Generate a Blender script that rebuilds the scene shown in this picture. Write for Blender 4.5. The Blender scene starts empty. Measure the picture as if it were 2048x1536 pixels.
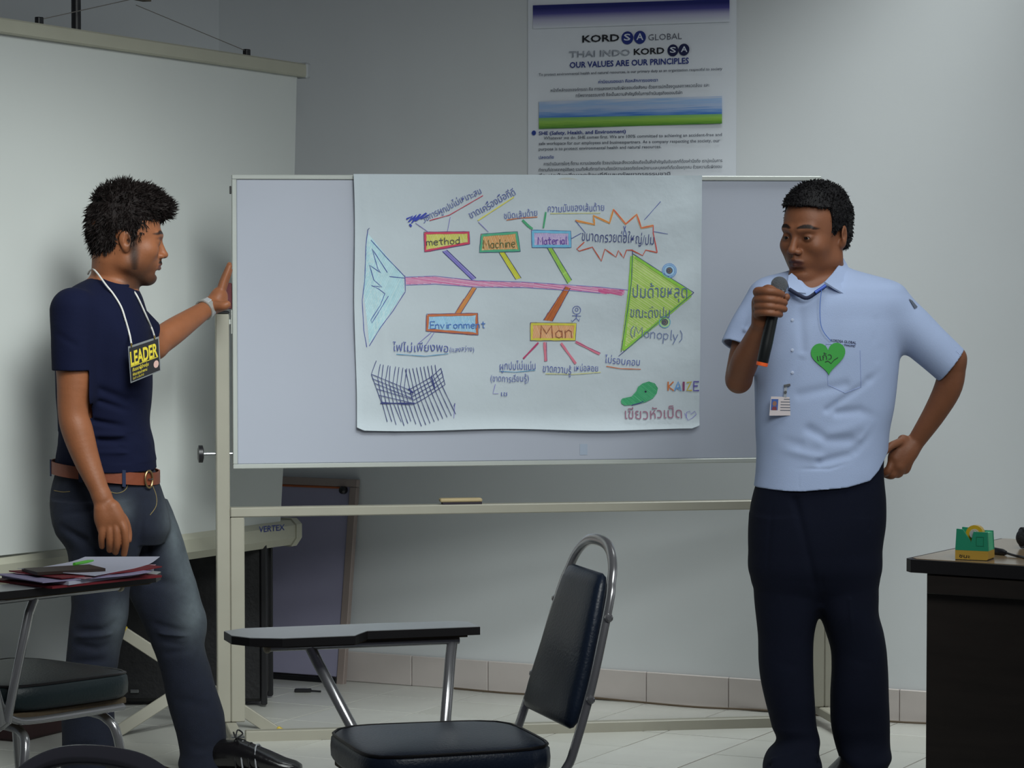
import bpy, bmesh, math, random
import numpy as np
from mathutils import Vector, Matrix
from mathutils.geometry import tessellate_polygon
random.seed(7); np.random.seed(7)
SC = bpy.context.scene
COL = SC.collection
PI = math.pi

# ------------------------------------------------------------------ camera
F = 6200.0; HOR = 465.0; CAMH = 1.52
PITCH = math.atan((768-HOR)/F)
cd = bpy.data.cameras.new('camera'); cam = bpy.data.objects.new('camera', cd); COL.objects.link(cam)
cd.sensor_width = 36; cd.lens = F/2048*36; cd.clip_end = 100
cam.location = (0, 0, CAMH); cam.rotation_euler = (PI/2-PITCH, 0, 0)
SC.camera = cam
# ------------------------------------------------------------------ world, lamps, exposure
W = bpy.data.worlds.new('world'); SC.world = W; W.use_nodes = True
bg = W.node_tree.nodes['Background']
bg.inputs[0].default_value = (0.66, 0.68, 0.86, 1); bg.inputs[1].default_value = 0.045
def area(name, loc, target, sx, sy, power, col, spread=180):
    l = bpy.data.lights.new(name, 'AREA'); l.shape = 'RECTANGLE'; l.size = sx; l.size_y = sy
    l.energy = power; l.color = col; l.spread = math.radians(spread)
    o = bpy.data.objects.new(name, l); COL.objects.link(o); o.location = loc
    d = Vector(target)-Vector(loc); o.rotation_euler = d.to_track_quat('-Z', 'Y').to_euler()
    return o
# louvred ceiling fluorescents above the frame, plus fill lamps added for the screen
area('overhead_light', (1.2, 7.6, 2.85), (0.6, 9.0, 0.0), 2.0, 1.0, 9.5, (.94, 1, .98), 110)
area('overhead_light', (0.9, 4.6, 2.9), (-0.45, 9.4, 0.25), 2.2, 1.2, 12, (.95, 1, .98), 58)  # added frontal fill, narrow beam to brighten screen and lower wall
area('overhead_light', (0.9, 9.35, 2.85), (0.9, 9.45, 0.0), 1.6, 0.3, 6.4, (.94, 1, .98), 62)
area('overhead_light', (-0.2, 6.8, 2.85), (-1.35, 9.2, 0.65), 1.6, 0.6, 7, (.94, 1, .98), 50)  # added fill aimed at the screen to brighten it
# weak unseen light added on the right-hand side for a soft rim
area('side_fill_light', (3.7, 7.3, 1.25), (-0.5, 9.6, 0.95), 2.2, 1.5, 5, (.9, .97, 1), 150)
vs = SC.view_settings
vs.view_transform = 'Standard'; vs.look = 'None'; vs.gamma = 1; vs.use_curve_mapping = False
vs.exposure = 0.0
SC.cycles.max_bounces = 6

# ------------------------------------------------------------------ helpers
_f = Vector((0, math.cos(PITCH), -math.sin(PITCH))); _u = Vector((0, math.sin(PITCH), math.cos(PITCH)))
C0 = Vector((0, 0, CAMH))
def ray(px, py):
    return Vector((1, 0, 0))*((px-1024)/F) + _u*(-(py-768)/F) + _f
def P(px, py, Y):
    d = ray(px, py); return C0 + d*(Y/d.y)
class Plane:
    def __init__(s, o, u, n=None, v=None):
        s.o = Vector(o); s.u = Vector(u).normalized(); s.v = Vector(v or (0, 0, 1)).normalized()
        s.n = s.u.cross(s.v); s.n = s.n if n is None else Vector(n)
        if s.n.dot(C0-s.o) < 0: s.n = -s.n
    def hit(s, px, py):
        d = ray(px, py); t = (s.o-C0).dot(s.n)/d.dot(s.n); return C0+d*t
    def uv(s, px, py):
        p = s.hit(px, py)-s.o; return p.dot(s.u), p.dot(s.v)
    def w(s, u, v, off=0):
        return s.o+s.u*u+s.v*v+s.n*off

def lin(c):
    c = c/255.0
    return c/12.92 if c <= .04045 else ((c+.055)/1.055)**2.4
def rgb(r, g, b): return (lin(r), lin(g), lin(b), 1)
def mat(name, col, rough=.6, metal=0, var=0.0, vscale=8, bump=0, bscale=60, attr=None, spec=.5, stretch=None, sheen=0, coat=0, trans=0, alpha=1, emis=0):
    m = bpy.data.materials.new(name); m.use_nodes = True; nt = m.node_tree; N = nt.nodes; L = nt.links
    b = N['Principled BSDF']
    c = rgb(*col)
    b.inputs['Base Color'].default_value = c; b.inputs['Roughness'].default_value = rough
    b.inputs['Metallic'].default_value = metal; b.inputs['Specular IOR Level'].default_value = spec
    b.inputs['Sheen Weight'].default_value = sheen; b.inputs['Coat Weight'].default_value = coat
    b.inputs['Transmission Weight'].default_value = trans; b.inputs['Alpha'].default_value = alpha
    if var or bump:
        tc = N.new('ShaderNodeTexCoord'); mp = N.new('ShaderNodeMapping'); L.new(tc.outputs['Object'], mp.inputs[0])
        if stretch: mp.inputs['Scale'].default_value = stretch
    src = None
    if attr:
        a = N.new('ShaderNodeAttribute'); a.attribute_name = attr; src = a.outputs['Color']
    if var:
        n = N.new('ShaderNodeTexNoise'); n.inputs['Scale'].default_value = vscale; n.inputs['Detail'].default_value = 5
        L.new(mp.outputs[0], n.inputs['Vector'])
        mr = N.new('ShaderNodeMapRange'); mr.inputs['From Min'].default_value = .25; mr.inputs['From Max'].default_value = .75
        mr.inputs['To Min'].default_value = 1-var; mr.inputs['To Max'].default_value = 1+var
        L.new(n.outputs[0], mr.inputs[0])
        mx = N.new('ShaderNodeMix'); mx.data_type = 'RGBA'; mx.blend_type = 'MULTIPLY'; mx.inputs['Factor'].default_value = 1
        if src: L.new(src, mx.inputs['A'])
        else: mx.inputs['A'].default_value = c
        L.new(mr.outputs[0], mx.inputs['B']); src = mx.outputs['Result']
    if src: L.new(src, b.inputs['Base Color'])
    if bump:
        n = N.new('ShaderNodeTexNoise'); n.inputs['Scale'].default_value = bscale; n.inputs['Detail'].default_value = 4
        L.new(mp.outputs[0], n.inputs['Vector'])
        bp = N.new('ShaderNodeBump'); bp.inputs['Strength'].default_value = bump; bp.inputs['Distance'].default_value = .01
        L.new(n.outputs[0], bp.inputs['Height']); L.new(bp.outputs[0], b.inputs['Normal'])
    return m

class MB:
    def __init__(s): s.v = []; s.f = []
    def add(s, vs, fs):
        k = len(s.v); s.v += [tuple(p) for p in vs]; s.f += [tuple(i+k for i in f) for f in fs]; return s
    def box(s, c, h, ax=None, ch=0.0):
        c = Vector(c); ax = ax or (Vector((1, 0, 0)), Vector((0, 1, 0)), Vector((0, 0, 1)))
        if ch <= 0:
            vs = [c+ax[0]*h[0]*i+ax[1]*h[1]*j+ax[2]*h[2]*k for i in (-1, 1) for j in (-1, 1) for k in (-1, 1)]
            return s.add(vs, [(0, 1, 3, 2), (4, 6, 7, 5), (0, 4, 5, 1), (2, 3, 7, 6), (0, 2, 6, 4), (1, 5, 7, 3)])
        bm = bmesh.new()
        for i in (-1, 1):
            for j in (-1, 1):
                for k in (-1, 1):
                    for q in range(3):
                        e = [h[0]-ch, h[1]-ch, h[2]-ch]; e[q] = h[q]
                        bm.verts.new(c+ax[0]*e[0]*i+ax[1]*e[1]*j+ax[2]*e[2]*k)
        bmesh.ops.convex_hull(bm, input=bm.verts); bm.verts.index_update()
        s.add([v.co for v in bm.verts], [[v.index for v in f.verts] for f in bm.faces]); bm.free(); return s
    def bar(s, a, b, w, d, side=(0, 0, 1), ch=0.0):
        a = Vector(a); b = Vector(b); x = (b-a).normalized(); y = Vector(side); y = (y-x*y.dot(x)).normalized(); z = x.cross(y)
        return s.box((a+b)/2, ((b-a).length/2, w/2, d/2), (x, y, z), ch)
    def tube(s, pts, r, n=10, closed=False, flat=1.0, up=(0, 0, 1), cap=True):
        pts = [Vector(p) for p in pts]; k = len(pts); rr = r if hasattr(r, '__len__') else [r]*k
        rings = []; ref = Vector(up)
        for i, p in enumerate(pts):
            a = pts[i-1] if (i > 0 or closed) else p; b = pts[(i+1) % k] if (i < k-1 or closed) else p
            t = (b-a).normalized(); q = ref-t*ref.dot(t)
            if q.length < 1e-4: q = t.orthogonal()
            q.normalize(); ref = q; w = t.cross(q)
            rings.append([p+q*math.cos(2*PI*j/n)*rr[i]+w*math.sin(2*PI*j/n)*rr[i]*flat for j in range(n)])
        vs = [v for g in rings for v in g]; fs = []
        for i in range(k if closed else k-1):
            for j in range(n):
                a = i*n+j; b = i*n+(j+1) % n; c = ((i+1) % k)*n+(j+1) % n; d = ((i+1) % k)*n+j
                fs.append((a, d, c, b))
        if cap and not closed: fs += [tuple(range(n)), tuple(range(len(vs)-1, len(vs)-n-1, -1))]
        return s.add(vs, fs)
    def prism(s, poly, fr, d0, d1):
        """poly: 2d list; fr: f(u,v,off)->point; between offsets d0 and d1"""
        n = len(poly); a = [fr(u, v, d0) for u, v in poly]; b = [fr(u, v, d1) for u, v in poly]
        tris = tessellate_polygon([[Vector((u, v, 0)) for u, v in poly]])
        fs = [tuple(t) for t in tris]+[tuple(i+n for i in t)[::-1] for t in tris]
        fs += [(i, (i+1) % n, (i+1) % n+n, i+n) for i in range(n)]
        return s.add(a+b, fs)
    def lathe(s, prof, o, ax=(0, 0, 1), n=20):
        o = Vector(o); z = Vector(ax).normalized(); x = z.orthogonal().normalized(); y = z.cross(x)
        vs = []; fs = []; m = len(prof)
        for r, h in prof:
            vs += [o+z*h+(x*math.cos(2*PI*j/n)+y*math.sin(2*PI*j/n))*max(r, 1e-4) for j in range(n)]
        for i in range(m-1):
            for j in range(n): fs.append((i*n+j, i*n+(j+1) % n, (i+1)*n+(j+1) % n, (i+1)*n+j))
        fs += [tuple(range(n))[::-1], tuple(range((m-1)*n, m*n))]
        return s.add(vs, fs)
    def grid(s, fn, nu, nv):
        vs = [fn(i/nu, j/nv) for j in range(nv+1) for i in range(nu+1)]
        return s.add(vs, [(j*(nu+1)+i, j*(nu+1)+i+1, (j+1)*(nu+1)+i+1, (j+1)*(nu+1)+i) for j in range(nv) for i in range(nu)])
    def build(s, name, m, parent=None, smooth=False, fix=True, angle=None):
        me = bpy.data.meshes.new(name)
        L = wloc(parent) if parent else Vector((0, 0, 0))
        me.from_pydata([Vector(v)-L for v in s.v], [], s.f); me.validate()
        if fix:
            bm = bmesh.new(); bm.from_mesh(me); bmesh.ops.recalc_face_normals(bm, faces=bm.faces); bm.to_mesh(me); bm.free()
        o = bpy.data.objects.new(name, me); COL.objects.link(o)
        for q in (m if isinstance(m, (list, tuple)) else [m]): me.materials.append(q)
        if smooth: smooth_by(me, math.radians(angle or 40))
        if parent: o.parent = parent
        return o
def smooth_by(me, a):
    me.polygons.foreach_set('use_smooth', [True]*len(me.polygons)); me.update()
    bm = bmesh.new(); bm.from_mesh(me)
    for e in bm.edges:
        if len(e.link_faces) == 2 and e.calc_face_angle(0) > a: e.smooth = False
    bm.to_mesh(me); bm.free()
def wloc(o):
    L = Vector((0, 0, 0))
    while o: L = L+o.location; o = o.parent
    return L
def tag(o, label=None, cat=None, group=None, kind=None):
    if label: o['label'] = label
    if cat: o['category'] = cat
    if group: o['group'] = group
    if kind: o['kind'] = kind
    return o
def thing(name, loc, label, cat, group=None):
    o = bpy.data.objects.new(name, None); COL.objects.link(o); o.location = loc; o.empty_display_size = .1
    return tag(o, label, cat, group)
def rotz(a): return Vector((math.cos(a), math.sin(a), 0))
def catmull(pts, n=6):
    pts = [Vector(p) for p in pts]; out = []
    for i in range(len(pts)-1):
        p0 = pts[max(i-1, 0)]; p1 = pts[i]; p2 = pts[i+1]; p3 = pts[min(i+2, len(pts)-1)]
        for j in range(n):
            t = j/n
            out.append(.5*((2*p1)+(p2-p0)*t+(2*p0-5*p1+4*p2-p3)*t*t+(3*p1-p0-3*p2+p3)*t**3))
    return out+[pts[-1]]
def lathe_sphere(r, n=10, zs=1.0, lo=-PI/2):
    return [(r*math.cos(a), r*zs*math.sin(a)) for a in [lo+(PI/2-lo)*i/n for i in range(n+1)]]

# printed or written text as flat geometry
_tc = {}
def text_geo(s, bold=0.0, res=3, shear=0):
    k = (s, bold, res, shear)
    if k in _tc: return _tc[k]
    cu = bpy.data.curves.new('t', 'FONT'); cu.body = s; cu.size = 1; cu.offset = bold; cu.resolution_u = res; cu.shear = shear
    o = bpy.data.objects.new('t', cu); COL.objects.link(o); bpy.context.view_layer.update()
    e = o.evaluated_get(bpy.context.evaluated_depsgraph_get()); me = e.to_mesh()
    v = [(q.co.x, q.co.y) for q in me.vertices]; f = [tuple(p.vertices) for p in me.polygons]
    e.to_mesh_clear(); bpy.data.objects.remove(o); bpy.data.curves.remove(cu)
    _tc[k] = (v, f); return v, f
def place_text(name, s, fr, p0, p1, h, m, parent, bold=0.0, off=.0008, capref=.73, wob=0, shear=0, yref=None):
    """baseline from p0 to p1 (2-d plane coordinates), letters h high; fr(u,v,off)->point"""
    v, f = text_geo(s, bold, 2 if h < .03 else 4, shear)
    if not v: return
    x0 = min(a for a, b in v); x1 = max(a for a, b in v)
    dx, dy = p1[0]-p0[0], p1[1]-p0[1]; L = math.hypot(dx, dy); ex = (dx/L, dy/L); ey = (-dy/L, dx/L)
    sx = L/(x1-x0); sy = h/capref; q = []
    ph = random.random()*6
    for a, b in v:
        X = (a-x0)*sx; Y = b*sy
        if wob: Y += wob*math.sin(X/h*1.3+ph)+wob*.6*math.sin(X/h*3.1+ph*2); X += wob*.5*math.sin(X/h*2.2+ph)
        q.append(fr(p0[0]+ex[0]*X+ey[0]*Y, p0[1]+ex[1]*X+ey[1]*Y, off))
    b = MB(); b.add(q, f); return b.build(name, m, parent, fix=False)

# ------------------------------------------------------------------ materials
M = {}
M['wall'] = mat('wall_paint', (212, 216, 218), .85, var=.02, vscale=3, bump=.015, bscale=90)
M['tile'] = mat('glazed_floor_tile', (196, 196, 190), .25, var=.05, vscale=6, spec=.5)
M['tile2'] = mat('glazed_floor_tile_b', (190, 190, 183), .28, var=.05, vscale=6, spec=.5)
M['grout'] = mat('grout', (104, 92, 84), .9, var=.2, vscale=30)
M['skirt'] = mat('skirting_tile', (196, 188, 184), .35, var=.05, vscale=7)
M['beige'] = mat('beige_enamel', (156, 153, 140), .45, var=.04, vscale=10)
M['alu'] = mat('aluminium', (176, 180, 176), .55, .15, var=.04, spec=.3)
M['black'] = mat('black_plastic', (22, 22, 26), .4)
M['blackm'] = mat('black_case', (13, 13, 17), .6, var=.2, bump=.2)
M['chrome'] = mat('chrome', (188, 188, 190), .22, .72)
M['steel'] = mat('steel', (150, 152, 155), .3, 1)
M['vinyl'] = mat('navy_vinyl', (31, 44, 64), .36, var=.15, vscale=5, bump=.12, bscale=160, spec=.6)
M['teal'] = mat('teal_vinyl', (30, 44, 48), .45, var=.15, vscale=5, bump=.12, bscale=160)
M['laminate'] = mat('laminate', (176, 180, 182), .3, var=.02)
M['edge'] = mat('dark_edging', (26, 24, 26), .45)
M['ply'] = mat('plywood_underside', (96, 82, 62), .7, var=.15, stretch=(1, 8, 1))
M['wboard'] = mat('whiteboard_enamel', (172, 177, 190), .28, var=.02, vscale=3)
M['screen'] = mat('screen_fabric', (204, 208, 205), .8, var=.015, vscale=2)
M['casing'] = mat('screen_casing', (176, 175, 158), .5, var=.04)
M['paper'] = mat('paper', (188, 198, 205), .8, var=.03, vscale=5, bump=.25, bscale=14)
M['white'] = mat('white_paper', (206, 208, 226), .7, var=.02)
M['darkwood'] = mat('dark_wood', (38, 32, 29), .45, var=.25, vscale=5, stretch=(1, 1, 9))

# ------------------------------------------------------------------ the room
WU = Vector((1.541, -.769, 0)).normalized()          # along the back wall, left to right
WN = Vector((-WU.y*-1, -WU.x, 0))                    # towards the camera
WN = Vector((WU.y, -WU.x, 0))
K = Vector((-1.007, 10.694, 0))                      # the corner
WALL = Plane(K, WU)
def wl(s, t, z=0): return K+WU*s+WN*t+Vector((0, 0, z))   # along the wall, out from it
HT = 3.1
b = MB(); b.box(wl(2.6, -.06, HT/2), (2.75, .06, HT/2), (WU, WN, Vector((0, 0, 1))))
tag(b.build('wall_back', M['wall']), kind='structure')
b = MB(); b.box(wl(-.06, 3.0, HT/2), (.06, 3.0, HT/2), (WU, WN, Vector((0, 0, 1))))
tag(b.build('wall_left', M['wall']), kind='structure')
# floor: grout bed with tiles laid on it, the material takes over outside the tiled part in view
T = .287
fm = bpy.data.materials.new('floor_bed'); fm.use_nodes = True; nt = fm.node_tree
bt = nt.nodes.new('ShaderNodeTexBrick'); tc = nt.nodes.new('ShaderNodeTexCoord'); bt.offset = 0
bt.inputs['Scale'].default_value = 1; bt.inputs['Brick Width'].default_value = T; bt.inputs['Row Height'].default_value = T
bt.inputs['Mortar Size'].default_value = .0022; bt.inputs['Mortar Smooth'].default_value = 0
bt.inputs['Color1'].default_value = rgb(182, 184, 178); bt.inputs['Color2'].default_value = rgb(186, 188, 182); bt.inputs['Mortar'].default_value = rgb(104, 92, 84)
nt.links.new(tc.outputs['Object'], bt.inputs['Vector']); nt.links.new(bt.outputs[0], nt.nodes['Principled BSDF'].inputs['Base Color'])
nt.nodes['Principled BSDF'].inputs['Roughness'].default_value = .3
floor = MB().box((0, 0, -.0513), (3.6, 6.2, .05)).build('floor', fm)
ang = math.atan2(WU.y, WU.x)
S0 = (P(827, 1375, 10.356)-K).dot(WU) % T            # joint phase along the wall
T0 = .245                                            # cut row at the wall
org = wl(S0, T0); floor.location = org; floor.rotation_euler = (0, 0, ang); tag(floor, kind='structure')
floor.location = org-Vector((0, 0, 0))
floor.data.transform(Matrix.Translation((2.4, -5.4, 0)))
tm = bpy.data.meshes.new('tile')
def tile_mesh(w, d, h=.006, ch=.0006, g=.0042):
    b = MB(); b.box((w/2, -d/2, -h/2), ((w-g)/2, (d-g)/2, h/2), None, ch)
    me = bpy.data.meshes.new('tile'); me.from_pydata(b.v, [], b.f); return me
full = [tile_mesh(T, T), tile_mesh(T, T)]; full[0].materials.append(M['tile']); full[1].materials.append(M['tile2'])
cut = tile_mesh(T, T0); cut.materials.append(M['tile'])
for i in range(-1, 14):
    for j in range(-1, 10):
        s0 = S0+i*T; t0 = T0+j*T
        if s0 < -.3: continue
        c = wl(s0+T/2, max(t0, 0)+T/2)
        px = 1024+F*c.x/c.y
        if px < -260 or px > 2330 or c.y < 8.0: continue
        me = cut if j < 0 else full[random.random() < .5]
        if s0 < 0:
            me = tile_mesh(T+s0, T0 if j < 0 else T); me.materials.append(M['tile'])
        o = bpy.data.objects.new('tile', me); COL.objects.link(o); o.parent = floor
        o.location = (max(s0, 0)-S0, -(max(t0, 0)-T0), random.uniform(-.0004, .0004))
# skirting of cut tiles
def skirting(name, s0, s1, along, out, base, count):
    bed = MB(); a = base+along*s0; c = base+along*s1
    bed.box((a+c)/2+out*.003+Vector((0, 0, .05)), ((s1-s0)/2, .003, .0495), (along, out, Vector((0, 0, 1))))
    root = tag(bed.build(name, M['grout']), kind='structure')
    s = s0
    while s < s1-.01:
        e = min(s+T-(0 if s > s0 else 0), s1) if s > s0 else s0+(S0 % T if S0 % T > .03 else T)
        b = MB(); b.box(base+along*((s+e)/2)+out*.009+Vector((0, 0, .051)), ((e-s)/2-.0012, .006, .0505), (along, out, Vector((0, 0, 1))), .002)
        b.build('tile', M['skirt'], root); s = e
skirting('baseboard_back', 0, 4.3, WU, WN, K, 15)
skirting('baseboard_left', .02, 2.4, WN, WU, K, 8)
# thin cable lying along the wall foot
b = MB(); b.tube(catmull([wl(S0+T*2.6+i*.22, .035+.02*math.sin(i*2.1), .006) for i in range(11)], 5), .0035, 6)
tag(b.build('cable', mat('cable_brown', (92, 78, 62), .6), smooth=True), 'thin brown cable lying on the tiles along the foot of the back wall', 'cable')

# ------------------------------------------------------------------ poster on the wall
def wf(u, v, off): return WALL.w(u, v, off)
pu0, _ = WALL.uv(1057, 100); pu1, _ = WALL.uv(1474, 100); pv1 = WALL.uv(1060, -6)[1]; pv0 = WALL.uv(1060, 640)[1]
poster = thing('poster', WALL.w((pu0+pu1)/2, pv0, .004), 'tall glossy company values poster taped to the back wall above the whiteboard', 'poster')
M['poster'] = mat('poster_sheet', (226, 231, 238), .35, var=.02)
b = MB(); b.grid(lambda s, t: wf(pu0+(pu1-pu0)*s, pv0+(pv1-pv0)*t, .004+.0025*math.sin(s*9)*math.sin(t*7)), 24, 30)
b.build('sheet', M['poster'], poster, smooth=True)
def PT(px, py): return WALL.uv(px, py)
def ptx(name, s, a, c, h, m, **k): return place_text(name, s, wf, PT(*a), PT(*c), h*.00168, m, poster, off=.0092, **k)
# header band and landscape, printed colour only
def gradmat(name, stops, axis='Z', noise=None):
    m = bpy.data.materials.new(name); m.use_nodes = True; nt = m.node_tree; N = nt.nodes; L = nt.links
    at = N.new('ShaderNodeAttribute'); at.attribute_name = 'grad'
    sp = N.new('ShaderNodeSeparateXYZ'); L.new(at.outputs['Vector'], sp.inputs[0]); v = sp.outputs['Y']
    if noise:
        n = N.new('ShaderNodeTexNoise'); n.inputs['Scale'].default_value = noise[0]; n.inputs['Detail'].default_value = 5
        mp = N.new('ShaderNodeMapping'); mp.inputs['Scale'].default_value = (1, 3.2, 1); L.new(at.outputs['Vector'], mp.inputs[0]); L.new(mp.outputs[0], n.inputs['Vector'])
        ma = N.new('ShaderNodeMath'); ma.operation = 'MULTIPLY_ADD'; L.new(n.outputs[0], ma.inputs[0]); ma.inputs[1].default_value = noise[1]; L.new(v, ma.inputs[2])
        mb = N.new('ShaderNodeMath'); mb.operation = 'SUBTRACT'; L.new(ma.outputs[0], mb.inputs[0]); mb.inputs[1].default_value = noise[1]*.5; v = mb.outputs[0]
    r = N.new('ShaderNodeValToRGB'); L.new(v, r.inputs[0]); e = r.color_ramp.elements
    e[0].position = stops[0][0]; e[0].color = rgb(*stops[0][1]); e[1].position = stops[-1][0]; e[1].color = rgb(*stops[-1][1])
    for p, c in stops[1:-1]: q = e.new(p); q.color = rgb(*c)
    L.new(r.outputs[0], N['Principled BSDF'].inputs['Base Color']); N['Principled BSDF'].inputs['Roughness'].default_value = .4
    return m
def picture(name, corners, m, off, parent):
    (ax, ay), (bx, by), (cx, cy), (dx, dy) = [PT(*c) for c in corners]   # tl tr br bl
    b = MB(); b.grid(lambda s, t: wf((dx*(1-s)+cx*s)*(1-t)+(ax*(1-s)+bx*s)*t, (dy*(1-s)+cy*s)*(1-t)+(ay*(1-s)+by*s)*t, off), 12, 6)
    o = b.build(name, m, parent)
    a = o.data.attributes.new('grad', 'FLOAT_VECTOR', 'POINT')
    for j in range(7):
        for i in range(13): a.data[j*13+i].vector = (i/12, j/6, 0)
    return o
picture('header_band', [(1068, 11), (1461, -2), (1461, 44), (1068, 58)], gradmat('header_blue', [(0, (226, 231, 238)), (.35, (186, 186, 212)), (.62, (80, 78, 150)), (.85, (34, 40, 110)), (1, (30, 38, 112))]), .0082, poster)
picture('sky_picture', [(1080, 203), (1446, 192), (1446, 229), (1080, 238)], gradmat('printed_sky', [(0, (60, 116, 196)), (.25, (120, 160, 214)), (.5, (176, 192, 222)), (.75, (150, 184, 226)), (1, (196, 206, 226))], noise=(5, .9)), .0082, poster)
picture('field_picture', [(1080, 236), (1446, 228), (1446, 247), (1080, 258)], gradmat('printed_field', [(0, (72, 130, 52)), (.3, (120, 170, 60)), (.6, (150, 196, 84)), (1, (120, 176, 110))], noise=(9, .8)), .0083, poster)
M['navyink'] = mat('navy_ink', (34, 50, 128), .5); M['blackink'] = mat('black_ink', (24, 26, 34), .5)
M['greyink'] = mat('grey_ink', (92, 96, 108), .5); M['greyink2'] = mat('pale_grey_ink', (150, 156, 168), .5)
M['darknavy'] = mat('dark_navy_ink', (24, 30, 74), .5); M['whiteink'] = mat('white_ink', (214, 220, 232), .5)
M['blueink'] = mat('blue_ink', (40, 66, 150), .5)
def disc(name, c, r, m, off):
    (u, v) = PT(*c); b = MB(); b.add([wf(u+r*math.cos(2*PI*i/28), v+r*math.sin(2*PI*i/28), off) for i in range(28)], [tuple(range(28))]); b.build(name, m, poster, fix=False)
ptx('lettering', 'KORD', (1167, 85), (1241, 82), 13.5, M['blackink'], bold=.022)
disc('logo_disc', (1257, 76), .021, M['navyink'], .0085); disc('logo_disc', (1282, 75), .021, M['navyink'], .0086)
ptx('lettering', 'S', (1250, 81), (1263, 81), 13, M['whiteink'], bold=.015); ptx('lettering', 'A', (1275, 80), (1289, 80), 13, M['whiteink'], bold=.015)
ptx('lettering', 'GLOBAL', (1299, 81), (1366, 78), 12, M['greyink'], bold=-.005)
ptx('lettering', 'THAI INDO', (1141, 115), (1262, 111), 12, M['greyink2'], bold=.02)
ptx('lettering', 'THAI INDO', (1142.4, 114.4), (1260.8, 110.4), 10.5, M['poster'], bold=-.004)
ptx('lettering', 'KORD', (1270, 110), (1331, 107), 12, M['blackink'], bold=.022)
disc('logo_disc', (1348, 101), .019, M['darknavy'], .0085); disc('logo_disc', (1370, 99.5), .019, M['darknavy'], .0086)
ptx('lettering', 'S', (1342, 105.5), (1354, 105.5), 11, M['whiteink'], bold=.015); ptx('lettering', 'A', (1364, 104), (1377, 104), 11, M['whiteink'], bold=.015)
ptx('lettering', 'OUR VALUES ARE OUR PRINCIPLES', (1142, 136), (1380, 127), 11.5, M['navyink'], bold=.02)
SM = [('To protect environmental health and natural resources, is our primary duty as an organization respectful to society', (1080, 152), (1447, 140), 5.2, 'greyink'),
 ('ค่านิยมของเรา คือหลักการของเรา', (1199, 167), (1318, 163), 6, 'blueink'),
 ('หน้าที่หลักขององค์กรเรา คือ การแสดงความรับผิดชอบต่อสังคม ด้วยการปกป้องดูแลสภาพแวดล้อม และ', (1104, 184), (1421, 173), 6, 'greyink'),
 ('ทรัพยากรธรรมชาติ ถือเป็นความสำคัญยิ่งในการดำเนินธุรกิจของบริษัท', (1154, 194), (1367, 188), 6, 'greyink'),
 ('SHE (Safety, Health, and Environment)', (1080, 270), (1254, 266), 7, 'navyink'),
 ('Whatever we do, SHE comes first. We are 100% committed to achieving an accident-free and', (1090, 279), (1446, 272), 6, 'greyink'),
 ('safe workspace for our employees and businesspartners. As a company respecting the society, our', (1080, 290), (1442, 284), 6, 'greyink'),
 ('purpose is to protect environmental health and natural resources.', (1080, 301), (1325, 296), 6, 'greyink'),
 ('ปลอดภัย', (1080, 318), (1110, 317), 6, 'blueink'),
 ('การดำเนินการใดๆ ก็ตาม ความปลอดภัย ชีวอนามัยและสิ่งแวดล้อมถือเป็นสิ่งสำคัญอันดับแรกที่ต้องคำนึงถึง เรามุ่งเน้นการ', (1090, 331), (1447, 324), 6, 'greyink'),
 ('ทำงานที่ปราศจากอุบัติเหตุ รวมทั้งพื้นที่การทำงานต้องมีความปลอดภัยต่อพนักงานและบุคคลที่เกี่ยวข้องทุกคน ด้วยความรับผิดชอบ', (1080, 343), (1446, 336), 6, 'greyink'),
 ('ที่จะปกป้องสิ่งแวดล้อมที่ดีและทรัพยากรธรรมชาติ', (1080, 354), (1343, 350), 6, 'greyink')]
for s, a, c, h, m in SM: ptx('printed_text', s, a, c, h, M[m], bold=.012 if m != 'navyink' else .02)
disc('bullet', (1070, 266), .008, M['blueink'], .0085)

# ------------------------------------------------------------------ projection screen, parallel to the left wall
SR = P(603, 145, 10.1); SR = Vector((SR.x, SR.y, 0))
SD = WN.copy()                                        # from right end towards the camera side
def sc(t, z, off=0): return SR+SD*t+WU*off+Vector((0, 0, z))
scr = thing('projection_screen', sc(.9, 0), 'large white pull-down projection screen hanging from its tripod pole on the left', 'projection screen')
ZT, ZB = 2.045, .555
def tt(t): return t*.028
b = MB(); b.grid(lambda s, t: sc((.03+.115*(1-t))*(1-s)+s*1.92, (ZB+.02)*(1-t)+(ZT-.02)*t+tt(s*1.9), .008*math.sin(PI*t)), 30, 20)
o = b.build('screen_fabric', M['screen'], scr, smooth=True)
b = MB(); b.box((sc(0, ZT)+sc(1.95, ZT+.055))/2, (.98, .018, .022), ((sc(1.95, ZT+.055)-sc(0, ZT)).normalized(), WU, Vector((0, 0, 1))), .005); b.build('top_rail', M['casing'], scr)
b = MB()
for t in (-.012, 1.96):
    b = MB(); b.box(sc(t, ZT+tt(t)), (.014, .022, .026), (SD, WU, Vector((0, 0, 1))), .006); b.build('rail_end', M['laminate'], scr)
hex8 = [(-.035, -.028), (-.02, -.045), (.02, -.045), (.038, -.02), (.038, .02), (.02, .036), (-.02, .036), (-.035, .02)]
A0 = sc(.075, ZB); A1 = sc(1.97, ZB+.03); dd = (A1-A0)
b = MB(); b.prism(hex8, lambda u, v, o: A0+dd*o+WU*(u-.02)+Vector((0, 0, v-.003)), 0, 1); b.build('housing', M['casing'], scr)
b = MB(); b.prism([(x*1.12, y*1.12) for x, y in hex8], lambda u, v, o: A0+SD*o+WU*(u-.02)+Vector((0, 0, v-.003)), -.03, .004); b.build('end_cap', M['casing'], scr)
SCF = Plane(sc(0, 0, .020), SD)
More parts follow.
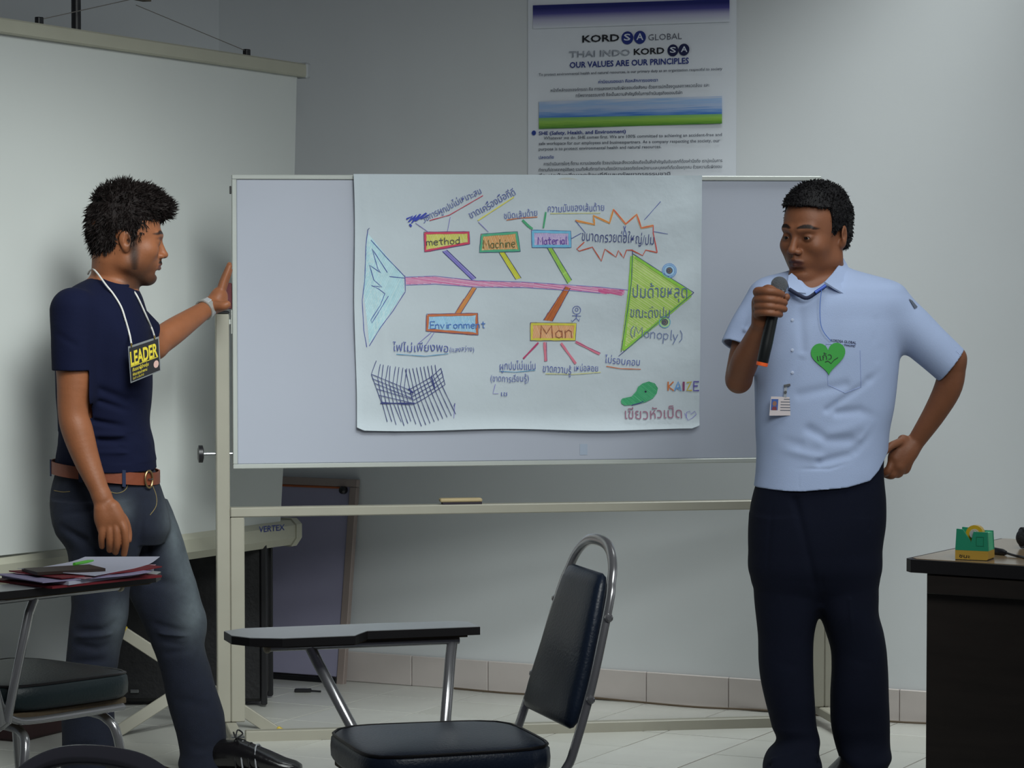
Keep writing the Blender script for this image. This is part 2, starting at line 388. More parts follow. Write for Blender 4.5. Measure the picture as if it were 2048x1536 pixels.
place_text('lettering', 'VERTEX', lambda u, v, o: A0-SD*u+WU*.0195+Vector((0, 0, v+.005)), (-.235, .008), (-.075, .002), .020, M['navyink'], scr, bold=.01)
pt = 1.19
pole = [sc(pt, .40, -.06), sc(pt, 2.24, -.06)]
b = MB(); b.tube(pole, .014, 10); b.build('pole', M['black'], scr, smooth=True)
b = MB(); b.bar(sc(pt+.12, 2.247, -.05), sc(pt-.36, 2.225, -.05), .022, .03); b.build('hanger_arm', mat('brown_bracket', (92, 82, 66), .6), scr)
tcd = mat('thin_cord', (120, 116, 110), .7)
b = MB(); b.tube([sc(pt-.30, 2.222, -.04), sc(1.46, ZT+.075, 0)], .0013, 6); b.build('cord', tcd, scr)
b = MB(); b.tube([sc(pt-.30, 2.2, -.05), sc(.34, ZT+.045, 0)], .0013, 6); b.build('cord', tcd, scr)
b = MB()
for t in (1.46, .34):
    b = MB(); b.box(sc(t, ZT+.030+tt(t)), (.012, .008, .012), (SD, WU, Vector((0, 0, 1))), .002); b.build('hook', M['black'], scr)
# folding legs of the tripod pole
yel = mat('yellow_cap', (196, 170, 60), .5)
f1 = P(552, 1464, 9.44); t1 = P(247, 1265, 9.50)
f2 = P(228, 1468, 9.30); t2 = P(404, 1354, 9.44)
f3 = P(150, 1428, 9.62); t3 = P(78, 1382, 9.66)
for a, c in ((f1, t1), (f2, t2), (f3, t3)):
    b = MB(); b.bar(a, c, .014, .036, (0, 1, 0), .002); l = b.build('leg', M['beige'], scr)
    d = (a-c).normalized()
    for q, sg in ((a, 1), (c, -1)):
        b = MB(); b.bar(q-d*sg*.004, q+d*sg*.02, .019, .040, (0, 1, 0), .003); b.build('leg_cap', yel, l)
b = MB(); b.tube([sc(pt, .42, -.06), sc(pt-.05, .36, 0), (f3+t3)/2+Vector((.0, 0, .0)), t1], .009, 8); b.build('brace', M['beige'], scr)

# black upright case and low red box behind the legs
Z = Vector((0, 0, 1))
case = thing('flight_case', wl(.45, .9), 'big black upright equipment case standing below the screen housing', 'case')
c0 = Vector((-1.045, 9.985, 0)); case.location = c0
CX, CY = Vector((1, -.02, 0)).normalized(), Vector((.02, 1, 0)).normalized()
b = MB(); b.box(c0+Z*.283, (.25, .095, .268), (CX, CY, Z), .012); b.build('body', M['blackm'], case)
for k in (-1, 1):
    for j in (-1, 1):
        b = MB(); b.bar(c0+CX*.252*k+CY*.097*j+Z*.006, c0+CX*.252*k+CY*.097*j+Z*.556, .020, .020, tuple(CX), .004); b.build('edge_trim', M['black'], case)
for k in (-1, 1):
    for z in (.05, .48):
        b = MB(); b.box(c0+CX*.165*k-CY*.099+Z*z, (.014, .004, .006), (CX, CY, Z), .002); b.build('latch', M['steel'], case)
rb = wl(.62, 1.72)
for px, w in ((72, .13),):
    q = P(px, 1441, 9.40); q = Vector((q.x, q.y, 0))
    red = thing('box', q, 'low dark maroon box on the floor behind the papers chair', 'box')
    b = MB(); b.box(q+Z*.038, (.09, .2, .038), (WU, WN, Z), .008); b.build('body', mat('maroon', (44, 16, 18), .6, var=.2), red)
    b = MB(); b.box(q+Z*.078, (.094, .204, .006), (WU, WN, Z), .004); b.build('lid', mat('maroon_lid', (36, 14, 16), .6), red)

# ------------------------------------------------------------------ spare board leaning on the wall
lb = P(688, 1373, 10.385); lt = P(716, 959, 10.43)
LV = (lt-lb).normalized(); 
lean = thing('leaning_board', Vector((lb.x-.35, lb.y+.17, 0)), 'spare grey framed board leaning against the back wall under the big whiteboard', 'board')
LP = Plane(lb-WU*.92, WU, v=LV); LP.n = WU.cross(LV).normalized(); LP.n = LP.n if LP.n.dot(WN) > 0 else -LP.n
H_ = (lt-lb).length
def lf(u, v, o): return LP.o+LP.u*u+LP.v*v+LP.n*o
def lbox(name, u0, u1, v0, v1, o0, o1, m):
    b = MB(); b.box(lf((u0+u1)/2, (v0+v1)/2, (o0+o1)/2), ((u1-u0)/2, (v1-v0)/2, (o1-o0)/2), (LP.u, LP.v, LP.n), .002); return b.build(name, m, lean)
M['bframe'] = mat('board_frame', (158, 144, 138), .5, .1)
lbox('panel', .02, .90, .03, H_-.02, -.012, -.002, mat('board_panel', (158, 156, 182), .55, var=.03))
lbox('top_frame', 0, .92, H_-.026, H_, -.016, .006, M['bframe'])
lbox('side_frame', .892, .92, 0, H_-.027, -.016, .006, M['bframe']); lbox('side_frame', 0, .028, 0, H_-.027, -.016, .006, M['bframe'])
lbox('bottom_frame', .029, .891, 0, .026, -.016, .006, M['black'])
lbox('orange_strip', .03, .86, H_-.034, H_-.0265, -.002, .003, mat('orange_strip', (170, 92, 52), .6))
b = MB(); b.lathe([(.008, 0), (.013, .004), (.013, .02), (.006, .026)], lf(.872, H_-.038, -.001), tuple(LP.n), 12); b.build('knob', M['black'], lean, smooth=True)
q = P(606, 1389, 10.2)
b = MB(); b.box(Vector((q.x, q.y, .006)), (.028, .012, .006), None, .003); b.tube([Vector((q.x+.02, q.y, .005)), Vector((q.x+.06, q.y-.01, .004))], .003, 6)
tag(b.build('clip', M['black']), 'tiny black clip lying on the floor tiles before the leaning board', 'clip')
# ------------------------------------------------------------------ mobile whiteboard
BA = math.radians(9.5); BU = Vector((math.cos(BA), math.sin(BA), 0))
BO = P(466, 938, 9.20)
BP = Plane(BO, BU); BN = BP.n
def bf(u, v, o): return BP.w(u, v, o)
BW = BP.uv(1640, 900)[0]; BH = BP.uv(466, 349)[1]
fl = -BO.z                                            # the floor in board coordinates
wb = thing('mobile_whiteboard', Vector((bf(BW/2, 0, 0).x, bf(BW/2, 0, 0).y, 0)), 'wide whiteboard on a beige tubular stand between the two men, carrying the drawn paper sheet', 'whiteboard')
def bbox(name, u0, u1, v0, v1, o0, o1, m, ch=.002, par=None):
    b = MB(); b.box(bf((u0+u1)/2, (v0+v1)/2, (o0+o1)/2), (abs(u1-u0)/2, abs(v1-v0)/2, abs(o1-o0)/2), (BU, Z, BN), ch); return b.build(name, m, par or wb)
fw = .014
bbox('panel', fw, BW-fw, fw, BH-fw, -.014, -.002, M['wboard'])
bbox('frame', 0, BW, BH-fw, BH, -.02, .003, M['alu']); bbox('frame', 0, BW, 0, fw, -.02, .003, M['alu'])
bbox('frame', 0, fw, fw, BH-fw, -.02, .003, M['alu']); bbox('frame', BW-fw, BW, fw, BH-fw, -.02, .003, M['alu'])
def U(px, py=900): return BP.uv(px, py)[0]
def V(px, py): return BP.uv(px, py)[1]
ptop = V(445, 628)
pw = U(459)-U(433)
uL0, uL1 = U(432, 900), U(459, 900); uL2 = U(489, 1200)
uR1 = BW+.055; uR0 = uR1-pw; uRi = uR0-.042
rt, rbm = V(480, 1015), V(480, 1034)
bbox('post', uL0, uL1, fl+.06, ptop, -.03, .01, M['beige'], .003)
bbox('post_cap', uL0-.001, uL1+.001, ptop+.0005, ptop+.009, -.031, .011, M['black'], .003)
bbox('post', uL1+.001, uL2, fl+.06, rbm-.001, -.03, .01, M['beige'], .003)
bbox('post', uR0, uR1, fl+.06, ptop, -.03, .01, M['beige'], .003)
bbox('post_cap', uR0-.001, uR1+.001, ptop+.0005, ptop+.009, -.031, .011, M['black'], .003)
bbox('post', uRi, uR0-.001, fl+.06, rbm-.001, -.03, .01, M['beige'], .003)
bbox('rail', uL1+.001, uR0-.001, rbm, rt, -.03, .012, M['beige'], .003)
fr0 = V(490, 1485); fr1 = V(490, 1462)
bbox('foot_rail', uL2+.001, uRi-.001, fr0, fr1, -.028, .008, M['beige'], .003)
for ua, ub in ((uL0+.004, uL2-.006), (uRi+.006, uR1-.004)):
    um = (ua+ub)/2
    b = MB(); b.box(bf(um, fl+.045, -.01), (.017, .014, .29), (BU, Z, BN), .003); ft = b.build('foot', M['beige'], wb)
    for o_ in (-.28, .26):
        b = MB(); b.box(bf(um, fl+.0585, o_), (.019, .003, .02), (BU, Z, BN), .001); b.build('foot_plate', M['steel'], ft)
        b = MB(); b.lathe([(.012, -.008), (.0155, -.006), (.0155, .006), (.012, .008)], bf(um, fl+.0155, o_), tuple(BU), 14); b.build('castor', M['black'], ft, smooth=True)
# pivots and clamp knobs
kv = V(440, 908)
for s_, u_ in ((1, uL0), (-1, uR1)):
    b = MB(); b.tube([bf(u_-s_*.045, kv, -.01), bf(u_+s_*(pw+.016), kv, -.01)], .004, 8); b.build('threaded_rod', M['steel'], wb, smooth=True)
    b = MB(); b.lathe([(.016, -.009), (.026, -.006), (.026, .006), (.016, .009)], bf(u_-s_*.045, kv, -.01), tuple(BU), 18); b.build('knob', M['black'], wb, smooth=True)
uE = 0
bbox('pivot_bracket', -.004, .001, V(464, 668), V(464, 620), -.018, -.002, M['alu'], .001)
bbox('pivot_pin', uL1, -.003, V(464, 649), V(464, 639), -.015, -.005, M['alu'], .001)
bbox('hinge_pin', -.006, -.001, V(464, 388), V(464, 372), -.014, -.006, M['black'], .001)
bbox('red_block', -.019, -.001, V(464, 618), V(464, 566), -.018, -.002, mat('dark_red', (92, 36, 42), .7), .002)  # small dark red block at the board's left edge
# writing tray things
def tray(px0, px1, y1, y0): return U(px0, 1000), U(px1, 1000)
e0, e1 = U(880, 1003), U(964, 1003)
er = thing('board_eraser', bf((e0+e1)/2, rt, -.01), 'wooden board eraser lying on the beige rail under the whiteboard', 'eraser')
b = MB(); b.box(bf((e0+e1)/2, rt+.0125, -.009), ((e1-e0)/2, .0055, .018), (BU, Z, BN), .003); b.build('wooden_grip', mat('pale_wood', (176, 158, 120), .6, var=.15), er)
b = MB(); b.box(bf((e0+e1)/2+.003, rt+.0035, -.009), ((e1-e0)/2-.004, .0035, .017), (BU, Z, BN), .001); b.build('felt', mat('dark_felt', (48, 42, 52), .9), er)
tg = bbox('tape_piece', 0, .001, 0, .001, 0, .001, M['white'])
bpy.data.objects.remove(tg)
b = MB(); u0, v0 = BP.uv(1160, 910); u1, v1 = BP.uv(1175, 888)
b.box(bf((u0+u1)/2, (v0+v1)/2, -.0014), ((u1-u0)/2, (v1-v0)/2, .0006), (BU, Z, BN)); b.build('tape_piece', mat('pale_tape', (160, 172, 190), .4), wb)

# ------------------------------------------------------------------ the drawn sheet
cn = [BP.uv(*c) for c in ((706, 348), (1403, 351), (1397, 858), (712, 860))]
def pfold(px, py):
    s = (px-706)/697; t = (py-350)/508
    o = .006+.0022*math.sin(7*s+3*t)+.0016*math.sin(17*s-5*t+1)+.0012*math.sin(23*t+4*s)
    o += .010*max(0, (t-.93)/.07)**2+.008*max(0, (.03-s)/.03)**2+.004*max(0, (s-.975)/.025)**2
    o += .002*math.exp(-((s-.02-.1*t)/.012)**2)
    return o
def pp(px, py, off=0):
    u, v = BP.uv(px, py); return bf(u, v, pfold(px, py)+off)
def pquad(s, t):
    x = (706*(1-s)+1403*s)*(1-t)+(712*(1-s)+1397*s)*t; y = (348*(1-s)+351*s)*(1-t)+(860*(1-s)+858*s)*t
    if t > .97: y += 2*math.sin(s*11)*(t-.97)/.03
    if s < .02: x += 1.6*math.sin(t*9)
    # corners slightly rounded
    cs = min(s, 1-s); ct = 1-t
    if cs < .02 and ct < .03: y -= 6*(1-cs/.02)*(1-ct/.03)
    return x, y
sheet = thing('drawn_sheet', pp(1050, 858), 'big white paper sheet with coloured crayon fishbone diagram hung on the whiteboard', 'paper sheet')
b = MB(); nu, nv = 90, 66
b.grid(lambda s, t: pp(*pquad(s, t)), nu, nv)
b.grid(lambda s, t: pp(*pquad(s, t), -.0006), nu, nv)
b.build('sheet', M['paper'], sheet, smooth=True, fix=False, angle=60)
_lay = [0.0006]
def lay():
    _lay[0] += .00003; return _lay[0]
INK = {}
def ink(c, r=.8):
    if c not in INK: INK[c] = mat('crayon', c, r, var=.08, vscale=70)
    return INK[c]
BLUE = (72, 84, 158); DBLUE = (52, 60, 120); PINK = (206, 130, 168); RED = (196, 64, 84); ORG = (200, 112, 70); YEL = (214, 206, 96)
GRN = (74, 160, 116); LGRN = (160, 202, 92); LBLUE = (150, 202, 222); VIO = (130, 124, 192); BRN = (176, 104, 64)
def stroke_geo(b, pts, w, off, wob=.4):
    q = []; 
    for i in range(len(pts)-1):
        (x0, y0), (x1, y1) = pts[i], pts[i+1]; n = max(1, int(math.hypot(x1-x0, y1-y0)/9))
        for j in range(n): q.append((x0+(x1-x0)*j/n, y0+(y1-y0)*j/n))
    q.append(pts[-1]); vs = []
    for i, (x, y) in enumerate(q):
        a = q[max(i-1, 0)]; c = q[min(i+1, len(q)-1)]; dx, dy = c[0]-a[0], c[1]-a[1]; L = math.hypot(dx, dy) or 1
        ww = w/2*(1+wob*.4*math.sin(i*1.7)); jx = random.uniform(-.25, .25)*wob
        vs += [pp(x-dy/L*ww+jx, y+dx/L*ww, off), pp(x+dy/L*ww+jx, y-dx/L*ww, off)]
    b.add(vs, [(2*i, 2*i+1, 2*i+3, 2*i+2) for i in range(len(q)-1)])
def strokes(name, lines, w, col, wob=.4):
    b = MB(); o = lay()+.0009
    for l in lines: stroke_geo(b, l, w, o, wob)
    return b.build(name, ink(col), sheet, fix=False)
def each(name, lines, w, col, wob=.4):
    for l in lines: strokes(name, [l], w, col, wob)
def fillpoly(name, poly, col, off=None):
    b = MB(); o = off or lay()
    tris = tessellate_polygon([[Vector((x, y, 0)) for x, y in poly]])
    # subdivide so the fill follows the paper
    bm = bmesh.new(); vs = [bm.verts.new((x, y, 0)) for x, y in poly]
    for t in tris: bm.faces.new([vs[i] for i in t])
    bmesh.ops.subdivide_edges(bm, edges=bm.edges, cuts=(14 if max(p[0] for p in poly)-min(p[0] for p in poly) > 60 else 5), use_grid_fill=True); bmesh.ops.triangulate(bm, faces=bm.faces); bm.verts.index_update()
    b.add([pp(v.co.x, v.co.y, o) for v in bm.verts], [[v.index for v in f.verts] for f in bm.faces]); bm.free()
    return b.build(name, ink(col), sheet, fix=False)
def hatch(name, poly, col, ang=60, sp=2.6, w=1.8):
    a = math.radians(ang); c, s = math.cos(a), math.sin(a); R = [(x*c+y*s, -x*s+y*c) for x, y in poly]
    y0 = min(q[1] for q in R); y1 = max(q[1] for q in R); b = MB(); o = lay(); y = y0+sp*.5
    while y < y1:
        xs = []
        for i in range(len(R)):
            (ax, ay), (bx, by) = R[i], R[(i+1) % len(R)]
            if (ay <= y) != (by <= y): xs.append(ax+(y-ay)/(by-ay)*(bx-ax))
        xs.sort()
        for i in range(0, len(xs)-1, 2):
            if xs[i+1]-xs[i] < 1.5: continue
            e0 = xs[i]+random.uniform(-.6, 1.6); e1 = xs[i+1]+random.uniform(-1.6, .6); yy = y+random.uniform(-.5, .5); y2 = yy+random.uniform(-.7, .7)
            stroke_geo(b, [(e0*c-yy*s, e0*s+yy*c), (e1*c-y2*s, e1*s+y2*c)], w*random.uniform(.7, 1.1), o, .3)
        y += sp*random.uniform(.85, 1.15)
    return b.build(name, ink(col), sheet, fix=False)
def colfill(name, poly, base, dark, ang=60, sp=3.2, w=1.7):
    fillpoly(name, poly, base); hatch(name, poly, dark, ang, sp, w)

# fish tail
TAIL = [(738, 458), (741, 470), (810, 553), (810, 580), (737, 692), (733, 640), (724, 580), (728, 520)]
TAILF = [(734, 466), (741, 474), (806, 552), (808, 582), (738, 688), (733, 640), (726, 580), (730, 520)]
fillpoly('tail_colour', TAILF, (190, 216, 222)); hatch('tail_colour', TAILF, (164, 206, 218), 115, 3.0, 1.6)
strokes('tail_outline', [[(735, 459), (731, 490), (729, 560), (724, 600), (727, 660), (733, 694)], [(741, 480), (775, 518), (809, 553)], [(809, 551), (810, 582)], [(810, 583), (785, 622), (760, 655), (738, 692)], [(778, 553), (809, 556)],
  [(774, 545), (743, 497), (755, 538), (761, 546), (738, 530), (747, 560), (763, 574), (742, 571), (757, 578), (769, 587), (760, 610), (741, 640), (743, 646), (762, 615), (776, 592)]], 1.3, BLUE)
# spine
SP = [(810, 555), (870, 553), (950, 562), (1050, 565), (1142, 571), (1200, 575), (1250, 580), (1246, 590), (1195, 585), (1142, 580), (1050, 574), (950, 573), (870, 567), (811, 569)]
fillpoly('spine', SP, (214, 178, 200)); hatch('spine', SP, (200, 110, 156), 8, 2.2, 1.4)
hatch('spine', [(1195, 577), (1246, 581), (1243, 590), (1195, 585)], (196, 84, 134), 10, 1.7, 1.6)
strokes('spine_outline', [[(810, 554), (870, 552), (950, 561), (1050, 564), (1142, 570), (1200, 574), (1256, 580)], [(811, 570), (870, 568), (950, 574), (1050, 575), (1142, 581), (1200, 586)]], 1.1, VIO)
# bones
def bone(poly, base, dark, ang):
    colfill('bone', poly, base, dark, ang, 2.2, 1.8); strokes('bone_outline', [[poly[0], poly[-1]], [poly[1], poly[2]]], 1.0, DBLUE)
bone([(884, 503), (893, 500), (952, 556), (944, 560)], (150, 144, 202), (122, 116, 190), 44)
bone([(996, 503), (1007, 502), (1042, 556), (1031, 559)], (206, 208, 88), (196, 198, 60), 58)
bone([(1094, 496), (1104, 496), (1143, 560), (1135, 567)], (166, 206, 104), (140, 190, 76), 60)
bone([(944, 574), (953, 576), (920, 628), (908, 628)], (206, 150, 92), (196, 122, 64), -58)
bone([(1130, 573), (1140, 576), (1104, 642), (1086, 640)], (196, 116, 66), (170, 90, 44), -60)
# label boxes
def lbl(poly, fill, fdark, edge, ew, ang=70):
    fillpoly('label_fill', poly, fill); hatch('label_fill', poly, fdark, ang, 3.0, 1.7)
    cx = sum(p[0] for p in poly)/4; cy = sum(p[1] for p in poly)/4
    q = [(x+(ew*.4 if x < cx else -ew*.4), y+(ew*.4 if y < cy else -ew*.4)) for x, y in poly]
    strokes('label_border', [q+[q[0]]], ew, edge, .3); strokes('label_outline', [poly+[poly[0]]], .9, DBLUE)
lbl([(847, 464), (938, 463), (939, 488), (848, 504)], (206, 206, 130), (198, 196, 84), (200, 70, 96), 5)
lbl([(961, 468), (1034, 463), (1040, 503), (958, 505)], (216, 186, 140), (206, 140, 78), (84, 168, 130), 5.5)
lbl([(1062, 460), (1141, 462), (1142, 495), (1063, 495)], (196, 180, 212), (176, 160, 206), (112, 180, 214), 6)
lbl([(852, 628), (955, 626), (956, 670), (851, 662)], (170, 204, 224), (140, 188, 220), (188, 108, 70), 5.5)
lbl([(1060, 645), (1152, 646), (1150, 681), (1060, 681)], (222, 180, 140), (216, 150, 100), (206, 196, 74), 5.5)
# fish head
HD = [(1264, 507), (1384, 587), (1240, 704)]
fillpoly('head_colour', HD, (186, 206, 132)); hatch('head_colour', HD, (158, 196, 84), 34, 4.2, 2.0)
strokes('head_border', [[(1263, 512), (1258, 580), (1252, 640), (1245, 698)], [(1269, 514), (1322, 548), (1380, 586)], [(1380, 590), (1318, 642), (1246, 700)]], 6, (136, 192, 70), .3)
strokes('head_outline', [[(1264, 499), (1262, 560), (1254, 620), (1241, 704)], [(1264, 507), (1330, 550), (1386, 585)], [(1386, 585), (1330, 632), (1236, 712)]], 1.2, DBLUE)
def circ(cx, cy, r, n=20, ry=None): return [(cx+r*math.cos(2*PI*i/n), cy+(ry or r)*math.sin(2*PI*i/n)) for i in range(n)]
for cx, cy in ((1337, 541), (1328, 644)):
    if cy < 600: fillpoly('eye_ring', circ(cx, cy, 13), (160, 196, 220)); strokes('eye_ring', [circ(cx, cy, 14)+[(cx+14, cy)], circ(cx, cy, 11)+[(cx+11, cy)]], 1.4, (110, 150, 206))
    else: fillpoly('eye_ring', circ(cx, cy, 11), (170, 204, 150)); strokes('eye_ring', [circ(cx, cy, 11)+[(cx+11, cy)]], 1.4, (110, 170, 200))
    fillpoly('eye_spot', circ(cx, cy, 6), (120, 116, 90)); strokes('eye_spot', [circ(cx, cy, 6)+[(cx+6, cy)], circ(cx-1, cy, 2.5)+[(cx+1.5, cy)]], 1.2, DBLUE)
# starburst
SB = [(1150, 441), (1188, 449), (1186, 431), (1218, 446), (1226, 419), (1250, 448), (1272, 429), (1281, 456), (1305, 451), (1305, 466), (1313, 505), (1290, 500), (1284, 511), (1262, 500), (1252, 500), (1246, 516), (1236, 501), (1231, 514), (1209, 498), (1202, 522), (1184, 494), (1158, 502), (1153, 498), (1168, 484)]
strokes('burst_border', [SB[0:9]], 4, (222, 170, 100), .3); 
strokes('burst_outline', [SB[0:5]], 1.8, (206, 120, 60)); strokes('burst_outline', [SB[4:11]], 2.0, (206, 84, 80)); strokes('burst_outline', [SB[10:]], 2.0, (196, 84, 60)); each('burst_line', [[SB[0], (1170, 466)], [(1287, 440), (1320, 403)], [(1305, 463), (1334, 468)], [(1142, 477), (1162, 466)], [(1246, 452), (1252, 470), (1248, 478), (1245, 468), (1250, 452)]], 1.1, BLUE)
# connecting pencil lines
each('connector', [[(830, 446), (856, 464)], [(900, 434), (894, 463)], [(956, 444), (976, 464)], [(862, 664), (834, 688)], [(868, 664), (852, 688)], [(909, 806), (907, 836)], [(990, 768), (985, 787), (996, 787)]], 1.1, VIO)
each('connector', [[(1044, 440), (1056, 452), (1064, 458)]], 4.5, GRN); each('connector', [[(1091, 424), (1086, 456)]], 3.4, GRN)
each('connector', [[(1076, 685), (1046, 717)]], 3.4, (176, 62, 104)); each('connector', [[(1088, 684), (1090, 722)], [(1121, 686), (1150, 727)], [(1150, 683), (1198, 708)]], 4.6, (206, 116, 136)); each('connector', [[(1092, 684), (1093, 722)], [(1150, 683), (1200, 706)]], 1.1, (140, 60, 110))
each('underline', [[(858, 441), (898, 430), (965, 391)]], 1.4, RED); each('underline', [[(955, 441), (990, 418), (1027, 394)]], 2.2, YEL); each('underline', [[(1012, 440), (1040, 436), (1074, 434)], [(1211, 732), (1240, 737), (1280, 738)]], 1.6, ORG)
each('underline', [[(1100, 427), (1200, 426)], [(1090, 747), (1145, 748), (1200, 744)]], 1.5, (206, 204, 140)); each('underline', [[(792, 708), (850, 712), (896, 707)], [(998, 742), (1030, 744), (1070, 740)]], 1.3, (90, 150, 190))
# little stick man
strokes('stick_man', [circ(1152, 620, 8)+[(1160, 620)], circ(1152, 619, 3)+[(1155, 619)], [(1152, 627), (1151, 636)], [(1143, 631), (1161, 632)], [(1151, 636), (1143, 643), (1141, 640)], [(1151, 636), (1157, 642), (1158, 637)]], 1.1, BLUE)
# woven net sketch
net = [[(742, 748), (824, 782)], [(744, 757), (826, 790)], [(748, 766), (826, 797)], [(752, 777), (826, 799)], [(757, 790), (826, 806)], [(762, 804), (822, 809), (829, 807)], [(742, 748), (762, 804)],
 [(816, 780), (864, 752), (881, 736)], [(818, 787), (866, 760), (884, 743)], [(822, 794), (866, 768), (886, 752)], [(826, 800), (868, 776), (888, 760)], [(829, 807), (850, 795), (890, 768)], [(881, 736), (889, 768)], [(862, 750), (869, 775)],
 [(752, 721), (742, 748)], [(907, 812), (909, 806)]]
for i in range(8):
    x = 758+i*7.5; net += [[(x+random.uniform(-2, 3), 728+i*1.2), (x-3, 756+i*3), (x+6, 806), (x+18+random.uniform(-3, 4), 845+random.uniform(-4, 6))]]
for i in range(9):
    x = 816+i*6.6; net += [[(x-6+i*.8, 738-i*1.1), (x+3, 778-i*4), (x+10+i*1.2, 806-i*3), (x+26+i*2, 852-i*3)]]
strokes('net_sketch', net, 1.15, DBLUE); strokes('net_sketch', [[(816, 777), (826, 786)], [(862, 752), (869, 777)], [(760, 806), (829, 806)]], 2.2, DBLUE)
# duck head
DK = [(1241, 800), (1244, 797), (1262, 793), (1272, 782), (1275, 774), (1284, 767), (1296, 763), (1308, 767), (1314, 776), (1312, 786), (1304, 796), (1290, 803), (1278, 806), (1262, 809), (1248, 810), (1242, 806)]
colfill('duck_head', DK, (92, 176, 130), (60, 156, 106), 40, 2.4, 2.0)
strokes('duck_outline', [DK+[DK[0]]], 1.2, GRN); strokes('duck_outline', [[(1262, 810), (1278, 806), (1286, 802)]], 1.6, DBLUE); fillpoly('duck_eye', circ(1290, 783, 2.2, 10), (30, 40, 60))
strokes('small_heart', [[(1371, 836), (1372, 824), (1378, 822), (1380, 828), (1388, 822), (1391, 828), (1382, 836), (1374, 840), (1368, 826)]], 1.1, VIO)
strokes('pencil_edge', [[(734, 460), (738, 456)]], 1, DBLUE)
# hand lettering: a small stroke alphabet
GL = {'M': [[(0, 0), (.05, 1), (.3, .35), (.55, 1), (.6, 0)]], 'm': [[(0, .6), (.02, 0)], [(.02, .45), (.15, .62), (.25, .5), (.27, 0)], [(.27, .45), (.4, .62), (.5, .5), (.52, 0)]],
 'e': [[(.03, .32), (.38, .36), (.36, .55), (.2, .62), (.04, .45), (.03, .2), (.18, 0), (.38, .08)]], 't': [[(.18, .95), (.2, .1), (.32, 0)], [(0, .62), (.38, .64)]],
 'h': [[(.03, 1), (.03, 0)], [(.03, .4), (.2, .6), (.33, .5), (.35, 0)]], 'o': [[(.2, .6), (.04, .45), (.04, .15), (.2, 0), (.36, .15), (.36, .45), (.2, .6)]],
 'd': [[(.36, 1), (.36, 0)], [(.36, .5), (.18, .6), (.03, .4), (.05, .1), (.2, 0), (.36, .15)]], 'a': [[(.34, .5), (.18, .6), (.03, .4), (.05, .1), (.2, 0), (.34, .15), (.34, .6), (.36, 0)]],
 'c': [[(.34, .5), (.18, .6), (.03, .4), (.05, .12), (.2, 0), (.36, .1)]], 'i': [[(.1, .58), (.1, 0)], [(.1, .8), (.11, .86)]], 'n': [[(.02, .6), (.03, 0)], [(.03, .42), (.18, .62), (.32, .5), (.34, 0)]],
 'r': [[(.02, .6), (.03, 0)], [(.03, .38), (.15, .6), (.3, .56)]], 'l': [[(.1, 1), (.1, .08), (.18, 0)]], 'E': [[(.45, 1), (.04, 1), (.03, 0), (.46, .02)], [(.03, .52), (.36, .54)]], 'v': [[(0, .6), (.17, 0), (.34, .62)]],
 'y': [[(0, .6), (.16, .08)], [(.36, .62), (.05, -.4)]], 'p': [[(.03, .6), (.03, -.42)], [(.03, .48), (.2, .6), (.36, .45), (.33, .12), (.18, 0), (.03, .12)]],
 'K': [[(.03, 1), (.03, 0)], [(.42, 1), (.05, .45), (.45, 0)]], 'A': [[(0, 0), (.25, 1), (.5, 0), (.1, .35), (.42, .35)]], 'I': [[(.1, 1), (.1, 0)], [(.18, 1), (.18, 0)]], 'Z': [[(.03, .9), (.4, .98), (.05, .04), (.46, .03)]], 'N': [[(.03, 0), (.03, 1), (.4, 0), (.4, 1)]],
 '(': [[(.2, 1.05), (.04, .7), (.03, .2), (.2, -.15)]], ')': [[(.02, 1.05), (.18, .7), (.2, .2), (.02, -.15)]], '/': [[(0, 0), (.3, 1)]]}
def hand(s, x0, y0, x1, y1, h, col, w=1.5):
    adv = {'M': .72, 'm': .62, 'i': .2, 'l': .24, 'I': .3, ' ': .3, '(': .3, ')': .3}
    tot = sum(adv.get(c, .48) for c in s); sc_ = math.hypot(x1-x0, y1-y0)/tot; dx, dy = (x1-x0)/(tot*sc_), (y1-y0)/(tot*sc_); x = 0; ls = []
    for c in s:
        for l in GL.get(c, []):
            ls.append([(x0+dx*(x+a)*sc_+dy*bb*h, y0+dy*(x+a)*sc_-bb*h) for a, bb in l])
        x += adv.get(c, .48)
    return strokes('lettering', ls, w, col, .2)
hand('method', 852, 491, 921, 487, 14, (80, 76, 84), 1.6); hand('Machine', 966, 497, 1031, 494, 17, (70, 96, 60), 1.4); hand('Material', 1075, 489, 1134, 488, 15, (104, 74, 160), 1.7)
hand('Environment', 859, 657, 972, 656, 14, (76, 116, 186), 1.7); hand('Man', 1080, 676, 1148, 675, 25, (150, 92, 66), 1.8)
hand('(Monoply)', 1259, 672, 1364, 682, 20, (106, 120, 160), 1.6)
for c, x, w_, col in (('K', 1334, 13, (196, 110, 60)), ('A', 1348, 13, (100, 150, 206)), ('I', 1363, 6, (140, 70, 110)), ('Z', 1371, 12, (190, 170, 60)), ('E', 1385, 12, (90, 80, 160))): hand(c, x, 781, x+w_, 781, 18, col, 2.6)
